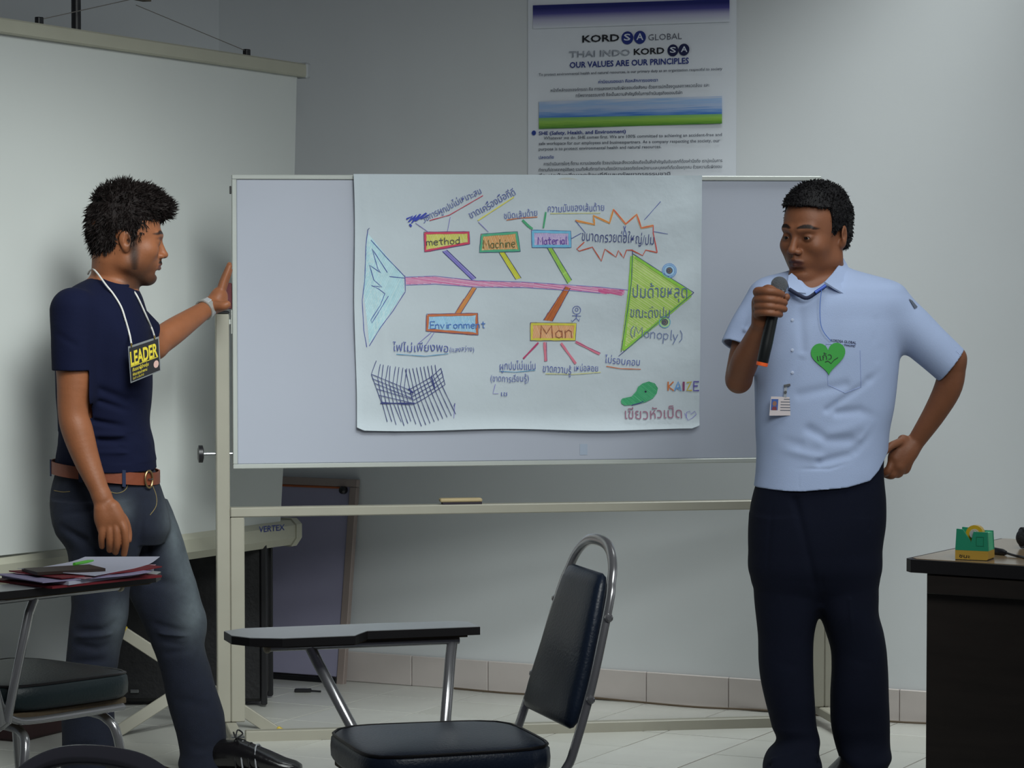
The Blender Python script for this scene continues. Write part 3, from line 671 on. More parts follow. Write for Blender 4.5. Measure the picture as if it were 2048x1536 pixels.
# thai hand writing
def pf(x, y, o): return pp(x, -y, o)
def th(s, a, c, h, col=BLUE, wob=.9, bold=-.006, sh=0.0):
    return place_text('handwriting', s, pf, (a[0], -a[1]), (c[0], -c[1]), h*1.12, ink(col), sheet, bold=bold, off=lay()+.0011, wob=wob, shear=sh)
th('วิธีการผูกปมไม่เหมาะสม', (846, 446), (962, 386), 12); strokes('scribble', [[(812, 438), (824, 432), (816, 444), (832, 430), (822, 446), (840, 428), (830, 442), (852, 426), (840, 438), (856, 430)], [(818, 448), (822, 453)]], 3.4, (56, 70, 170))
th('ขาดเครื่องมือที่ดี', (941, 438), (1031, 388), 13); th('ชนิดเส้นด้าย', (1007, 438), (1074, 432), 12); th('ความมันของเส้นด้าย', (1095, 424), (1207, 421), 13)
th('ขนาดกรวยต่อใหญ่/ปม', (1162, 481), (1306, 489), 18, DBLUE); th('ปมด้ายหลุด', (1264, 594), (1372, 596), 23, (92, 110, 150)); th('ขณะดึงปม', (1259, 634), (1338, 636), 19, (92, 110, 150))
th('ไฟไม่เพียงพอ', (784, 702), (896, 703), 15); th('(แสงสว่าง)', (899, 703), (947, 703), 9); th('ผูกปมไม่แน่น', (999, 740), (1070, 738), 14); th('(ขาดการเรียนรู้)', (980, 763), (1056, 763), 12); th('เช', (1001, 792), (1014, 792), 9)
th('ขาดความรู้', (1084, 744), (1140, 747), 14); th('เหม่อลอย', (1147, 743), (1194, 741), 12); th('ไม่รอบคอบ', (1207, 726), (1278, 731), 13); th('เขียวหัวเป็ด', (1248, 837), (1362, 836), 19, (150, 110, 130), bold=.004)

# ------------------------------------------------------------------ tablet arm chairs
def tablet_chair(loc, fwd, label, vinyl, tab=0.0, arm=True, tip=.455, zt=.656, rr0=.235, posts=None):
    loc = Vector(loc); fx = rotz(math.radians(fwd)); rt_ = Vector((fx.y, -fx.x, 0))       # rt_: sitter's right
    def q(x, r, z): return Vector((loc.x, loc.y, 0))+fx*x+rt_*r+Z*z
    ax = (fx, rt_, Z)
    t = thing('tablet_chair', (loc.x, loc.y, 0), label, 'chair', None)
    # seat cushion
    bm = MB(); prof = []
    N = 40
    def outline(k):
        a = 2*PI*k/N; e = 5.0; c, s = math.cos(a), math.sin(a)
        r = (abs(c)**e+abs(s)**e)**(-1/e); x = c*r*.208; y = s*r*.208
        y *= 1+.05*x/.2
        return x, y
    for (zz, sc_) in ((.392, .80), (.396, .95), (.408, .995), (.430, 1.0), (.448, .992), (.455, .965), (.4575, .93), (.461, .84), (.464, .6), (.4665, .35)):
        prof.append([q(outline(k)[0]*sc_, outline(k)[1]*sc_, zz-.01*max(0, outline(k)[0]*sc_/.215-.6)) for k in range(N)])
    vs = [v for r in prof for v in r]; fs = [(i*N+k, i*N+(k+1) % N, (i+1)*N+(k+1) % N, (i+1)*N+k) for i in range(len(prof)-1) for k in range(N)]
    bm.add(vs, fs+[tuple(range(N))[::-1], tuple(range((len(prof)-1)*N, len(prof)*N))])
    seat = bm.build('seat', vinyl, t, smooth=True, angle=70)
    b = MB(); b.tube([q(outline(k)[0]*.972, outline(k)[1]*.972, .4555-.01*max(0, outline(k)[0]*.97/.215-.6)) for k in range(N)], .0035, 6, closed=True); b.build('piping', M['edge'], seat, smooth=True)
    b = MB(); b.box(q(0, 0, .384), (.185, .18, .008), ax, .003); b.build('seat_pan', M['ply'], t)
    # back frame: flat oval tube up one side, hoop, down the other
    LN = math.tan(math.radians(15.0))
    def bk(r, z): return q(-.232-(z-.44)*LN, r, z-(.025 if z > .6 else .025*(z-.44)/.16))
    side = [q(.05, 0, .375), q(-.13, 0, .378), q(-.185, 0, .39), q(-.21, 0, .425)]
    pth = []
    for s_ in (1, -1):
        seg = [q(.16, s_*.19, .372), q(-.10, s_*.19, .372), q(-.185, s_*.19, .382), q(-.220, s_*.19, .415), bk(s_*.19, .46), bk(s_*.183, .60), bk(s_*.170, .72), bk(s_*.158, .785)]
        hp = [bk(s_*.148*math.cos(a)**.8 if a < PI/2-.01 else 0, .785+.105*math.sin(a)) for a in [PI/2*i/6 for i in range(1, 7)]]
        pth.append(seg+hp[:-1])
    full_ = pth[0]+[bk(0, .890)]+pth[1][::-1]
    b = MB(); b.tube(catmull(full_, 4), .0128, 12, flat=.7, up=tuple(rt_)); b.build('back_frame', M['chrome'], t, smooth=True, angle=60)
    # back cushion
    b = MB(); nb = 24; rows = []
    for v, hw, th_ in ((.495, .150, .0), (.500, .158, .014), (.515, .163, .024), (.56, .162, .028), (.65, .152, .028), (.74, .137, .027), (.80, .122, .024), (.822, .112, .014), (.828, .10, .0)):
        ring = []
        for k in range(nb):
            a = 2*PI*k/nb; c, s = math.cos(a), math.sin(a); e = 4; rr = (abs(c)**e+abs(s)**e)**(-1/e)
            off = .004+s*rr*max(th_, .002)*.75
            ring.append(bk(c*rr*hw, v)+fx*(off+.004)+Z*(off*.24))
        rows.append(ring)
    b.add([p for r in rows for p in r], [(i*nb+k, i*nb+(k+1) % nb, (i+1)*nb+(k+1) % nb, (i+1)*nb+k) for i in range(len(rows)-1) for k in range(nb)]+[tuple(range(nb)), tuple(range((len(rows)-1)*nb, len(rows)*nb))[::-1]])
    b.build('backrest', vinyl, t, smooth=True, angle=65)
    for s_ in (1, -1):
        for z in (.575, .745):
            b = MB(); r0 = .186 if z < .7 else .167
            b.lathe([(.009, -.004), (.009, .003), (.005, .007)], bk(s_*(r0+.013), z), tuple(rt_*s_), 10); b.build('bolt', M['chrome'], t, smooth=True)
    # legs: each pair is a bent tube, built one leg at a time
    for xf, sp in ((.14, .06), (-.13, -.10)):
        for s_ in (1, -1):
            pts = catmull([q(xf, 0, .352), q(xf, s_*.10, .352), q(xf, s_*.155, .342), q(xf+sp*.15, s_*.185, .30), q(xf+sp*.5, s_*.195, .15), q(xf+sp, s_*.205, .012)], 5)
            b = MB(); b.tube(pts, .0115, 10); l = b.build('leg', M['chrome'], t, smooth=True, angle=60)
            b = MB(); b.lathe([(.0135, 0), (.0145, .003), (.0145, .02), (.0125, .022)], q(xf+sp, s_*.205, 0), (0, 0, 1), 12); b.build('rubber_foot', M['black'], l, smooth=True)
    if arm:
        r0 = rr0
        poly = [(-.10, r0+.015), (.155, r0+.015), (.185, r0-.03), (.20, r0-.055), (.36, r0-.055), (tip-.03, r0-.025), (tip, r0+.02), (tip, r0+.10), (tip-.05, r0+.135), (.1, r0+.135), (-.08, r0+.12), (-.10, r0+.10)]
        poly = [(x+tab, r) for x, r in poly]
        fr = lambda u, v, o: q(u, v, zt+o)
        b = MB(); b.prism(poly, fr, -.019, -.0015); b.build('tablet_edge', M['edge'], t)
        b = MB(); b.prism([(x*.996+.0008, (r-r0-.04)*.99+r0+.04) for x, r in poly], fr, -.0015, 0); b.build('tablet_top', M['laminate'], t)
        b = MB(); b.prism([((x-.1)*.9+.1, (r-r0-.06)*.8+r0+.06) for x, r in poly], fr, -.024, -.0192); b.build('tablet_underside', M['ply'], t)
        b = MB(); b.tube([q(-.06+tab, r0+.045, zt-.033), q(tip-.09+tab, r0+.045, zt-.033)], .0085, 10); b.build('support_tube', M['chrome'], t, smooth=True)
        b = MB(); b.lathe([(.009, 0), (.012, .003), (.012, .01), (.007, .014)], q(tip-.09+tab, r0+.045, zt-.033), tuple(fx), 12); b.build('tube_end', mat('cream_cap', (206, 196, 170), .5), t, smooth=True)
        for x0, x1 in (posts or ((-.045+tab, -.07), (.275+tab, .10))):
            b = MB(); b.tube([q(x0, r0+.045, zt-.036), q(x0*.86+x1*.14, r0+.042, zt-.07), q(x1, .225, .385), q(x1, .19, .366)], .0125, 10, flat=.7, up=tuple(fx)); b.build('support_post', M['chrome'], t, smooth=True, angle=60)
    return t
c1 = P(880, 1478, 6.49)
tablet_chair((c1.x, c1.y, 0), 180+17, 'empty navy vinyl chair with folding writing tablet in the middle foreground', M['vinyl'], tab=-.062)
FR = P(286, 1355, 7.5)
f2_ = rotz(math.radians(50)); r2_ = Vector((f2_.y, -f2_.x, 0))
c2 = Vector((FR.x, FR.y, 0))-f2_*.215-r2_*.205
ch2 = tablet_chair((c2.x, c2.y, 0), 50, 'dark teal vinyl tablet chair at left edge with papers piled on its tablet', M['teal'], tab=-.23, zt=.70, rr0=.16, posts=((-.13, -.235), (-.30, -.25)))
c3 = P(182, 1494, 3.84); f3_ = rotz(math.radians(-118))
c3 = Vector((c3.x, c3.y, 0))+f3_*.33
tablet_chair((c3.x, c3.y, 0), -118, 'chair seen only as a chrome hoop at the bottom left corner', M['teal'], arm=False)

# papers on the tablet of the left chair
def tq(x, r, z): return Vector((c2.x, c2.y, 0))+f2_*(x-.17)+r2_*(r-.06)+Z*z
ZT2 = .70
def sheet_(name, label, x, r, w, l, rot, z, h, m, curl=0.0, cat='paper', group=None, nu=10):
    a = math.radians(rot); ex = f2_*math.cos(a)+r2_*math.sin(a); ey = r2_*math.cos(a)-f2_*math.sin(a)
    o = tq(x, r, z)
    def g(s, t, top):
        e = max(0, s-.7)/.3; e2 = max(0, .25-s)/.25
        return o+ex*((s-.5)*l)+ey*((t-.5)*w)+Z*((h if top else 0)+curl*e*e*(.4+.6*t)+curl*.5*e2*e2*(1-t))
    b = MB(); b.grid(lambda s, t: g(s, t, True), nu, 5); k = len(b.v); b.grid(lambda s, t: g(s, t, False), nu, 5)
    W_ = nu+1
    rim = [i for i in range(W_)]+[j*W_+nu for j in range(1, 6)]+[5*W_+i for i in range(nu-1, -1, -1)]+[j*W_ for j in range(4, 0, -1)]
    for i in range(len(rim)): a_, b_ = rim[i], rim[(i+1) % len(rim)]; b.f.append((a_, b_, b_+k, a_+k))
    ob = b.build(name, m, None, smooth=True, angle=30); return tag(ob, label, cat, group)
redp = mat('red_folder', (128, 34, 44), .6); pk = mat('pink_paper', (190, 150, 160), .7)
sheet_('folder', 'red edged folder at the bottom of the pile on the left chair tablet', .15, .29, .23, .33, 3, ZT2+.0005, .005, redp, cat='folder')
sheet_('paper_stack', 'thick stack of white sheets, lowest on the left tablet', .16, .285, .21, .30, -6, ZT2+.006, .009, M['white'], .006)
sheet_('paper', 'lavender sheet sticking out of the pile on the left tablet', .12, .31, .21, .30, 9, ZT2+.0155, .002, mat('lavender', (168, 160, 196), .7), .004)
sheet_('paper', 'pink sheet in the middle of the pile on the left tablet', .18, .29, .20, .29, -12, ZT2+.018, .0015, pk, .005)
sheet_('folder', 'thin dark red folder below the topmost white sheet', .17, .30, .2, .30, 4, ZT2+.020, .0025, redp, .004, cat='folder')
sheet_('paper', 'topmost white sheet with a lifted corner on the left pile', .20, .28, .21, .297, -16, ZT2+.023, .0012, M['white'], .016)
sheet_('notebook', 'dark brown notebook lying on the white sheets of the left pile', .10, .30, .10, .17, 20, ZT2+.0245, .007, mat('brown_cover', (52, 38, 32), .5), cat='notebook')
b = MB(); b.tube([tq(.16, .27, ZT2+.034), tq(.22, .25, ZT2+.034), tq(.245, .243, ZT2+.034)], [.004, .004, .002], 8)
tag(b.build('marker', mat('lime_green', (96, 196, 60), .4), smooth=True), 'bright lime green marker lying across the brown notebook and papers', 'marker')

# ------------------------------------------------------------------ desk on the right
dL = P(1806, 1117, 7.32); dL = Vector((dL.x, dL.y, 0)); DB = Vector((math.cos(math.radians(58)), math.sin(math.radians(58)), 0)); DR = Vector((DB.y, -DB.x, 0))
desk = thing('desk', dL+DB*.3+DR*.5, 'dark brown wooden desk cut by the right picture edge', 'desk')
DH = .748; XD = (DR, DB, Z)
b = MB()
tp = [(.0, .02), (.02, 0), (1.2, 0), (1.2, .585), (.0, .585)]
dfr = lambda u, v, o: dL+DR*u+DB*v+Z*(DH+o)
b.prism(tp, dfr, -.032, -.001); b.build('top_edge', M['edge'], desk)
b = MB(); b.prism([(.012, .028), (.028, .012), (1.19, .012), (1.19, .575), (.012, .575)], dfr, -.001, 0.0005)
b.build('desk_top', mat('varnished_top', (150, 128, 100), .16, var=.12, vscale=3, stretch=(1, 6, 1), spec=.8), desk)
b = MB(); b.box(dL+DR*.58+DB*.035+Z*.357, (.53, .010, .357), XD, .002); b.build('front_panel', M['darkwood'], desk)
b = MB(); b.box(dL+DR*.06+DB*.31+Z*.357, (.010, .262, .357), XD, .002); b.build('side_panel', M['darkwood'], desk)
b = MB(); b.box(dL+DR*1.13+DB*.31+Z*.357, (.010, .262, .357), XD, .002); b.build('side_panel', M['darkwood'], desk)
b = MB(); b.box(dL+DR*.6+DB*.01+Z*.69, (.54, .006, .022), XD, .002); b.build('apron_strip', M['darkwood'], desk)
# tape dispenser
tb = P(1945, 1119, 7.28); tb = Vector((tb.x, tb.y, 0)); ta = rotz(math.radians(-24)); tbk = Vector((-ta.y, ta.x, 0))
td = thing('tape_dispenser', tb+tbk*.02+Z*DH, 'green and yellow tape dispenser holding a tape roll on the desk', 'tape dispenser')
S_ = 7.28/F
def tf(u, v, o): return tb+ta*u+Z*(DH+v)+tbk*(.02+o)
gm = mat('dispenser_green', (44, 146, 112), .35); ym = mat('dispenser_yellow', (190, 152, 62), .45); gm2 = mat('mint_inside', (88, 200, 150), .4)
hwd = 34*S_
b = MB(); b.prism([(-hwd+.001, .001), (hwd-.004, .001), (hwd, .005), (hwd, 20*S_), (-hwd, 20*S_), (-hwd, .004)], tf, -.028, .028); b.build('base', ym, td)
b = MB(); b.prism([(-hwd*.98, .0), (hwd*.96, .0), (hwd*.96, .002), (-hwd*.98, .002)], tf, -.029, .029); b.build('dark_sole', M['black'], td)
side = [(-hwd, 20.2*S_), (hwd, 20.2*S_), (hwd*.93, 58*S_), (hwd*.10, 58*S_), (-hwd*.05, 36*S_), (-hwd*.55, 62*S_), (-hwd*.93, 63*S_)]
b = MB(); b.prism(side, tf, -.028, -.021); b.prism(side, tf, .021, .028); b.build('side_wall', gm, td)
b = MB(); b.prism([(-hwd*.98, 20.2*S_), (hwd*.98, 20.2*S_), (hwd*.92, 56*S_), (hwd*.55, 56*S_), (hwd*.3, 30*S_), (-hwd*.5, 30*S_), (-hwd*.88, 58*S_)], tf, -.0205, .0205); b.build('inner_body', gm2, td)
roll = thing('tape_roll', tf(0, .06, 0), 'yellow tape roll sitting in the green dispenser', 'tape roll')
rc_ = (1*S_, 52*S_)
def ring(name, r0, r1, w, m, par, c=rc_):
    b = MB(); prof = [(r0, -w), (r1, -w), (r1, w), (r0, w)]; o = tf(c[0], c[1], 0); n = 28
    x = ta; z = Z; vs = []
    for rr, h in prof: vs += [o+tbk*h+(x*math.cos(2*PI*j/n)+z*math.sin(2*PI*j/n))*rr for j in range(n)]
    b.add(vs, [(i*n+j, i*n+(j+1) % n, ((i+1) % 4)*n+(j+1) % n, ((i+1) % 4)*n+j) for i in range(4) for j in range(n)]); return b.build(name, m, par, smooth=True, angle=40)
ring('tape', .0125, 18*S_, .009, mat('amber_tape', (206, 168, 44), .2, coat=.5), roll); ring('core', .009, .0124, .0092, mat('card_core', (190, 182, 160), .7), roll)
b = MB(); b.tube([tf(rc_[0], rc_[1], -.0205), tf(rc_[0], rc_[1], .0205)], .0085, 14); b.build('spindle', M['laminate'], td, smooth=True)
place_text('lettering', 'ชนะ', lambda u, v, o: tf(u, v, -.028-o), (-hwd*.75, 6*S_), (-hwd*.1, 5*S_), 7*S_, M['blackink'], td, bold=.01)
b = MB(); k0 = tf(hwd*.30, 34*S_, -.0285); 
pts = [tf(hwd*.28, 30*S_, -.0284), tf(hwd*.72, 30*S_, -.0284), tf(hwd*.72, 48*S_, -.0284), tf(hwd*.28, 48*S_, -.0284)]; b.tube(pts, .0007, 5, closed=True); b.build('moulded_mark', mat('green_dark', (34, 118, 84), .4), td)
# cable jack and second microphone
j0 = P(1984, 1097, 7.42); j1 = P(2012, 1104, 7.38); j0.z = DH+.009; j1.z = DH+.007
jk = thing('microphone_cable', (j0.x, j0.y, DH), 'black plug and cable lying on the desk beside the tape dispenser', 'cable')
b = MB(); d = (j1-j0); b.tube([j0, j0+d*.08, j0+d*.75, j1], [.006, .009, .0085, .005], 12); b.build('plug', M['black'], jk, smooth=True)
e1_ = P(2052, 1117, 7.3); e1_.z = DH+.0035; e2_ = P(2120, 1150, 7.1); e2_.z = DH+.0035
b = MB(); b.tube(catmull([j1, (j1+e1_)/2+Z*-.001, e1_, e2_], 6), .003, 8); b.build('cable', M['black'], jk, smooth=True)
m0 = P(2052, 1096, 7.55); m0.z = DH+.027
mc = thing('microphone', (m0.x, m0.y, DH), 'black microphone head lying at the right edge of the desk', 'microphone')
dm = Vector((1, .25, 0)).normalized()
b = MB(); b.lathe(lathe_sphere(.025, 10), m0, tuple(-dm), 20); b.build('grille', mat('dark_mesh', (40, 42, 46), .5, .5, bump=.6, bscale=400), mc, smooth=True)
b = MB(); b.lathe([(.026, -.012), (.026, .0), (.02, .01), (.0165, .05), (.013, .17)], m0, tuple(dm), 18); b.build('handle', M['black'], mc, smooth=True)
# ------------------------------------------------------------------ people: smooth implicit bodies meshed with surface nets
class SDF:
    def __init__(s, lo, hi, res):
        s.lo = np.array(lo, np.float32); s.res = res
        s.n = np.ceil((np.array(hi)-np.array(lo))/res).astype(int)+1
        s.ax = [s.lo[i]+np.arange(s.n[i], dtype=np.float32)*res for i in range(3)]
        s.d = np.full(s.n, .2, np.float32)
    def sub(s, lo, hi, pad):
        i0 = [max(0, int((lo[k]-pad-s.lo[k])/s.res)) for k in range(3)]; i1 = [min(s.n[k], int((hi[k]+pad-s.lo[k])/s.res)+2) for k in range(3)]
        if any(a >= b for a, b in zip(i0, i1)): return None, None
        sl = tuple(slice(a, b) for a, b in zip(i0, i1))
        X, Y, Z_ = np.meshgrid(*[s.ax[k][sl[k]] for k in range(3)], indexing='ij', sparse=True)
        return sl, (X, Y, Z_)
    def op(s, sl, d, k, mode='u'):
        c = s.d[sl]
        if mode == 'u':
            if k > 0:
                h = np.clip(k-np.abs(c-d), 0, None)/k; c = np.minimum(c, d)-h*h*k*.25
            else: c = np.minimum(c, d)
        elif mode == 's':
            d = -d
            if k > 0:
                h = np.clip(k-np.abs(c-d), 0, None)/k; c = np.maximum(c, d)+h*h*k*.25
            else: c = np.maximum(c, d)
        s.d[sl] = c
    def cone(s, a, b, ra, rb, k=.01, mode='u', sq=None):
        """tapered capsule; sq=(dir, factor): squashed along dir"""
        a = np.array(a, np.float32); b = np.array(b, np.float32); R = max(ra, rb)
        sl, g = s.sub(np.minimum(a, b)-R, np.maximum(a, b)+R, k+3*s.res)
        if sl is None: return
        ab = b-a; L2 = float(ab@ab)+1e-12
        px, py, pz = g[0]-a[0], g[1]-a[1], g[2]-a[2]
        h = np.clip((px*ab[0]+py*ab[1]+pz*ab[2])/L2, 0, 1)
        qx, qy, qz = px-h*ab[0], py-h*ab[1], pz-h*ab[2]
        if sq is not None:
            n = np.array(sq[0], float); n /= np.linalg.norm(n); e = qx*n[0]+qy*n[1]+qz*n[2]; f = 1/sq[1]-1
            d = np.sqrt(qx*qx+qy*qy+qz*qz+e*e*((1+f)**2-1))
            d = (d-(ra+(rb-ra)*h))*(.5+.5*sq[1])
        else: d = np.sqrt(qx*qx+qy*qy+qz*qz)-(ra+(rb-ra)*h)
        s.op(sl, d.astype(np.float32), k, mode)
    def chain(s, pts, k=.01, mode='u', sq=None):
        """a limb: one field over smoothly interpolated round cones, blended in once"""
        Pn = np.array([list(p)+[r] for p, r in pts], float); n = 5 if len(pts) > 2 else 1; out = []
        for i in range(len(Pn)-1):
            p0, p1, p2, p3 = Pn[max(i-1, 0)], Pn[i], Pn[i+1], Pn[min(i+2, len(Pn)-1)]
            for j in range(n):
                t = j/n; out.append(.5*((2*p1)+(p2-p0)*t+(2*p0-5*p1+4*p2-p3)*t*t+(3*p1-p0-3*p2+p3)*t**3))
        out.append(Pn[-1]); out = np.array(out, np.float32); R = float(out[:, 3].max())
        sl, g = s.sub(out[:, :3].min(0)-R, out[:, :3].max(0)+R, k+3*s.res)
        if sl is None: return
        best = None
        for q0, q1 in zip(out[:-1], out[1:]):
            ab = q1[:3]-q0[:3]; L2 = float(ab@ab)+1e-12; px, py, pz = g[0]-q0[0], g[1]-q0[1], g[2]-q0[2]
            h = np.clip((px*ab[0]+py*ab[1]+pz*ab[2])/L2, 0, 1)
            dd = np.sqrt((px-h*ab[0])**2+(py-h*ab[1])**2+(pz-h*ab[2])**2)-(q0[3]+(q1[3]-q0[3])*h)
            best = dd if best is None else np.minimum(best, dd)
        s.op(sl, best.astype(np.float32), k, mode)
    def ell(s, c, r, R=None, k=.01, mode='u'):
        c = np.array(c, np.float32); r = np.array(r, np.float32); m = float(r.max())
        sl, g = s.sub(c-m, c+m, k+3*s.res)
        if sl is None: return
        p = [g[i]-c[i] for i in range(3)]
        if R is not None: p = [p[0]*R[0][i]+p[1]*R[1][i]+p[2]*R[2][i] for i in range(3)]
        k0 = np.sqrt((p[0]/r[0])**2+(p[1]/r[1])**2+(p[2]/r[2])**2); k1 = np.sqrt((p[0]/r[0]**2)**2+(p[1]/r[1]**2)**2+(p[2]/r[2]**2)**2)+1e-9
        s.op(sl, (k0*(k0-1)/k1).astype(np.float32), k, mode)
    def stack(s, rows, k=.01, mode='u', ex=2.3, shrink=0.0, yaw=0.0):
        """rows (z, cx, cy, rx, ry) top to bottom: a loft of super-ellipses"""
        r = np.array(sorted(rows, key=lambda q: q[0]), float); z = r[:, 0]
        lo = (min(r[:, 1]-r[:, 3])-.02, min(r[:, 2]-r[:, 4])-.02, z[0]); hi = (max(r[:, 1]+r[:, 3])+.02, max(r[:, 2]+r[:, 4])+.02, z[-1])
        sl, g = s.sub(lo, hi, k+3*s.res)
        if sl is None: return
        zz = g[2].ravel(); it = [smooth_interp(zz, z, r[:, i])[None, None, :].astype(np.float32) for i in range(1, 5)]
        rx = np.maximum(it[2]-shrink, .004); ry = np.maximum(it[3]-shrink, .004)
        x = np.abs(g[0]-it[0])/rx; y = np.abs(g[1]-it[1])/ry
        q = (x**ex+y**ex)**(1/ex); gr = np.sqrt((x**(ex-1)/rx)**2+(y**(ex-1)/ry)**2)/np.maximum(q, 1e-4)**(ex-1)
        d = (q-1)/np.maximum(gr, 1e-3)
        d = np.maximum(d, np.maximum(g[2]-z[-1], z[0]-g[2]))
        s.op(sl, d.astype(np.float32), k, mode)
    def plane_cut(s, o, n, lo, hi):
        sl, g = s.sub(lo, hi, 0)
        d = (g[0]-o[0])*n[0]+(g[1]-o[1])*n[1]+(g[2]-o[2])*n[2]
        s.d[sl] = np.maximum(s.d[sl], d.astype(np.float32))
    def crease(s, a, b, w, dep, c=None):
        """a furrow (dep>0) or ridge (dep<0) along a to b, optional bend point c"""
        segs = [(a, b)] if c is None else [(a, c), (c, b)]
        pts = np.array([list(q) for q in ([a, b] if c is None else [a, c, b])], np.float32)
        sl, g = s.sub(pts.min(0), pts.max(0), w*3)
        if sl is None: return
        best = None
        for a_, b_ in segs:
            a_ = np.array(a_, np.float32); b_ = np.array(b_, np.float32); ab = b_-a_; L2 = float(ab@ab)
            px, py, pz = g[0]-a_[0], g[1]-a_[1], g[2]-a_[2]; hh = (px*ab[0]+py*ab[1]+pz*ab[2])/L2; h = np.clip(hh, 0, 1)
            d2 = (px-h*ab[0])**2+(py-h*ab[1])**2*.35+(pz-h*ab[2])**2
            best = d2 if best is None else np.minimum(best, d2)
        s.d[sl] += (dep*np.exp(-best/(w*w))).astype(np.float32)
    def noise(s, amp, freq, seed=0, lo=None, hi=None, stretch=(1, 1, 1)):
        rs = np.random.RandomState(seed); lo = s.lo if lo is None else lo; hi = s.lo+s.n*s.res if hi is None else hi
        sl, g = s.sub(lo, hi, 0); acc = 0
        for i in range(5):
            k = rs.normal(size=3); k = k/np.linalg.norm(k)*freq*(1+.6*i); k = k*np.array(stretch); acc = acc+np.sin(g[0]*k[0]+g[1]*k[1]+g[2]*k[2]+rs.rand()*6.28)/(1+.5*i)
        s.d[sl] += (amp*acc*.4).astype(np.float32)
    def mesh(s):
        ins = s.d < 0; c = np.zeros(np.array(s.n)-1, np.int8)
        for i in (0, 1):
            for j in (0, 1):
                for k in (0, 1): c += ins[i:s.n[0]-1+i, j:s.n[1]-1+j, k:s.n[2]-1+k]
        I = np.argwhere((c > 0) & (c < 8)); del c
        acc = np.zeros((len(I), 3)); cnt = np.zeros(len(I))
        val = {}
        for i in (0, 1):
            for j in (0, 1):
                for k in (0, 1): val[i, j, k] = s.d[I[:, 0]+i, I[:, 1]+j, I[:, 2]+k].astype(float)
        for a in range(3):
            for u in (0, 1):
                for w in (0, 1):
                    p = [0, 0, 0]; o = [x for x in range(3) if x != a]; p[o[0]] = u; p[o[1]] = w; q = list(p); q[a] = 1
                    A = val[tuple(p)]; B = val[tuple(q)]; m = (A < 0) != (B < 0); t = A[m]/(A[m]-B[m])
                    v = np.zeros((m.sum(), 3)); v[:] = p; v[:, a] = t; acc[m] += v; cnt[m] += 1
        V_ = (I+acc/cnt[:, None])*s.res+s.lo
        idx = np.full(np.array(s.n)-1, -1, np.int32); idx[I[:, 0], I[:, 1], I[:, 2]] = np.arange(len(I))
        Fs = []
        for a in range(3):
            o = [x for x in range(3) if x != a]; s0 = [slice(None)]*3; s1 = [slice(None)]*3; s0[a] = slice(0, -1); s1[a] = slice(1, None)
            A = ins[tuple(s0)]; B = ins[tuple(s1)]; E = np.argwhere(A != B)
            ok = (E[:, o[0]] > 0) & (E[:, o[1]] > 0) & (E[:, o[0]] < s.n[o[0]]-1) & (E[:, o[1]] < s.n[o[1]]-1); E = E[ok]
            def at(du, dw):
                q = E.copy(); q[:, o[0]] -= du; q[:, o[1]] -= dw; return idx[q[:, 0], q[:, 1], q[:, 2]]
            f = np.stack([at(1, 1), at(0, 1), at(0, 0), at(1, 0)], 1)
            flip = ins[E[:, 0], E[:, 1], E[:, 2]]
            if a == 1: flip = ~flip
            f[~flip] = f[~flip][:, ::-1]; Fs.append(f)
        Fq = np.concatenate(Fs); Fq = Fq[(Fq >= 0).all(1)]
        return V_, Fq
def smooth_interp(x, z, v):
    """monotone-ish cubic interpolation"""
    m = np.gradient(v, z); i = np.clip(np.searchsorted(z, x)-1, 0, len(z)-2); h = z[i+1]-z[i]; t = np.clip((x-z[i])/h, 0, 1)
    return (2*t**3-3*t**2+1)*v[i]+(t**3-2*t**2+t)*h*m[i]+(-2*t**3+3*t**2)*v[i+1]+(t**3-t**2)*h*m[i+1]
def np_mesh(name, Vv, Fq, m, parent, col=None):
    me = bpy.data.meshes.new(name); L = np.array(wloc(parent)) if parent else np.zeros(3)
    me.vertices.add(len(Vv)); me.vertices.foreach_set('co', (Vv-L).astype(np.float32).ravel())
    n = Fq.shape[1]
    me.loops.add(Fq.size); me.loops.foreach_set('vertex_index', Fq.astype(np.int32).ravel())
    me.polygons.add(len(Fq)); me.polygons.foreach_set('loop_start', np.arange(0, Fq.size, n, dtype=np.int32))
    me.polygons.foreach_set('use_smooth', np.ones(len(Fq), bool)); me.update(calc_edges=True); me.validate()
    if col is not None:
        a = me.attributes.new('tint', 'FLOAT_COLOR', 'POINT'); c = np.ones((len(Vv), 4), np.float32); c[:, :3] = col; a.data.foreach_set('color', c.ravel())
    me.materials.append(m); o = bpy.data.objects.new(name, me); COL.objects.link(o); o.parent = parent; return o
def sub_verts(me_v, me_f, keep):
    """keep faces whose vertices are all kept"""
    fk = keep[me_f].all(1); f = me_f[fk]; used = np.unique(f); mp = np.full(len(me_v), -1); mp[used] = np.arange(len(used)); return me_v[used], mp[f]
def pr(py, xl, xr, Y, ry, dy=0):
    a = P(xl, py, Y); c = P(xr, py, Y); return (a.z, (a.x+c.x)/2, Y+dy, (c.x-a.x)/2, ry)
def lc(r, g, b_): return np.array([lin(r), lin(g), lin(b_)])
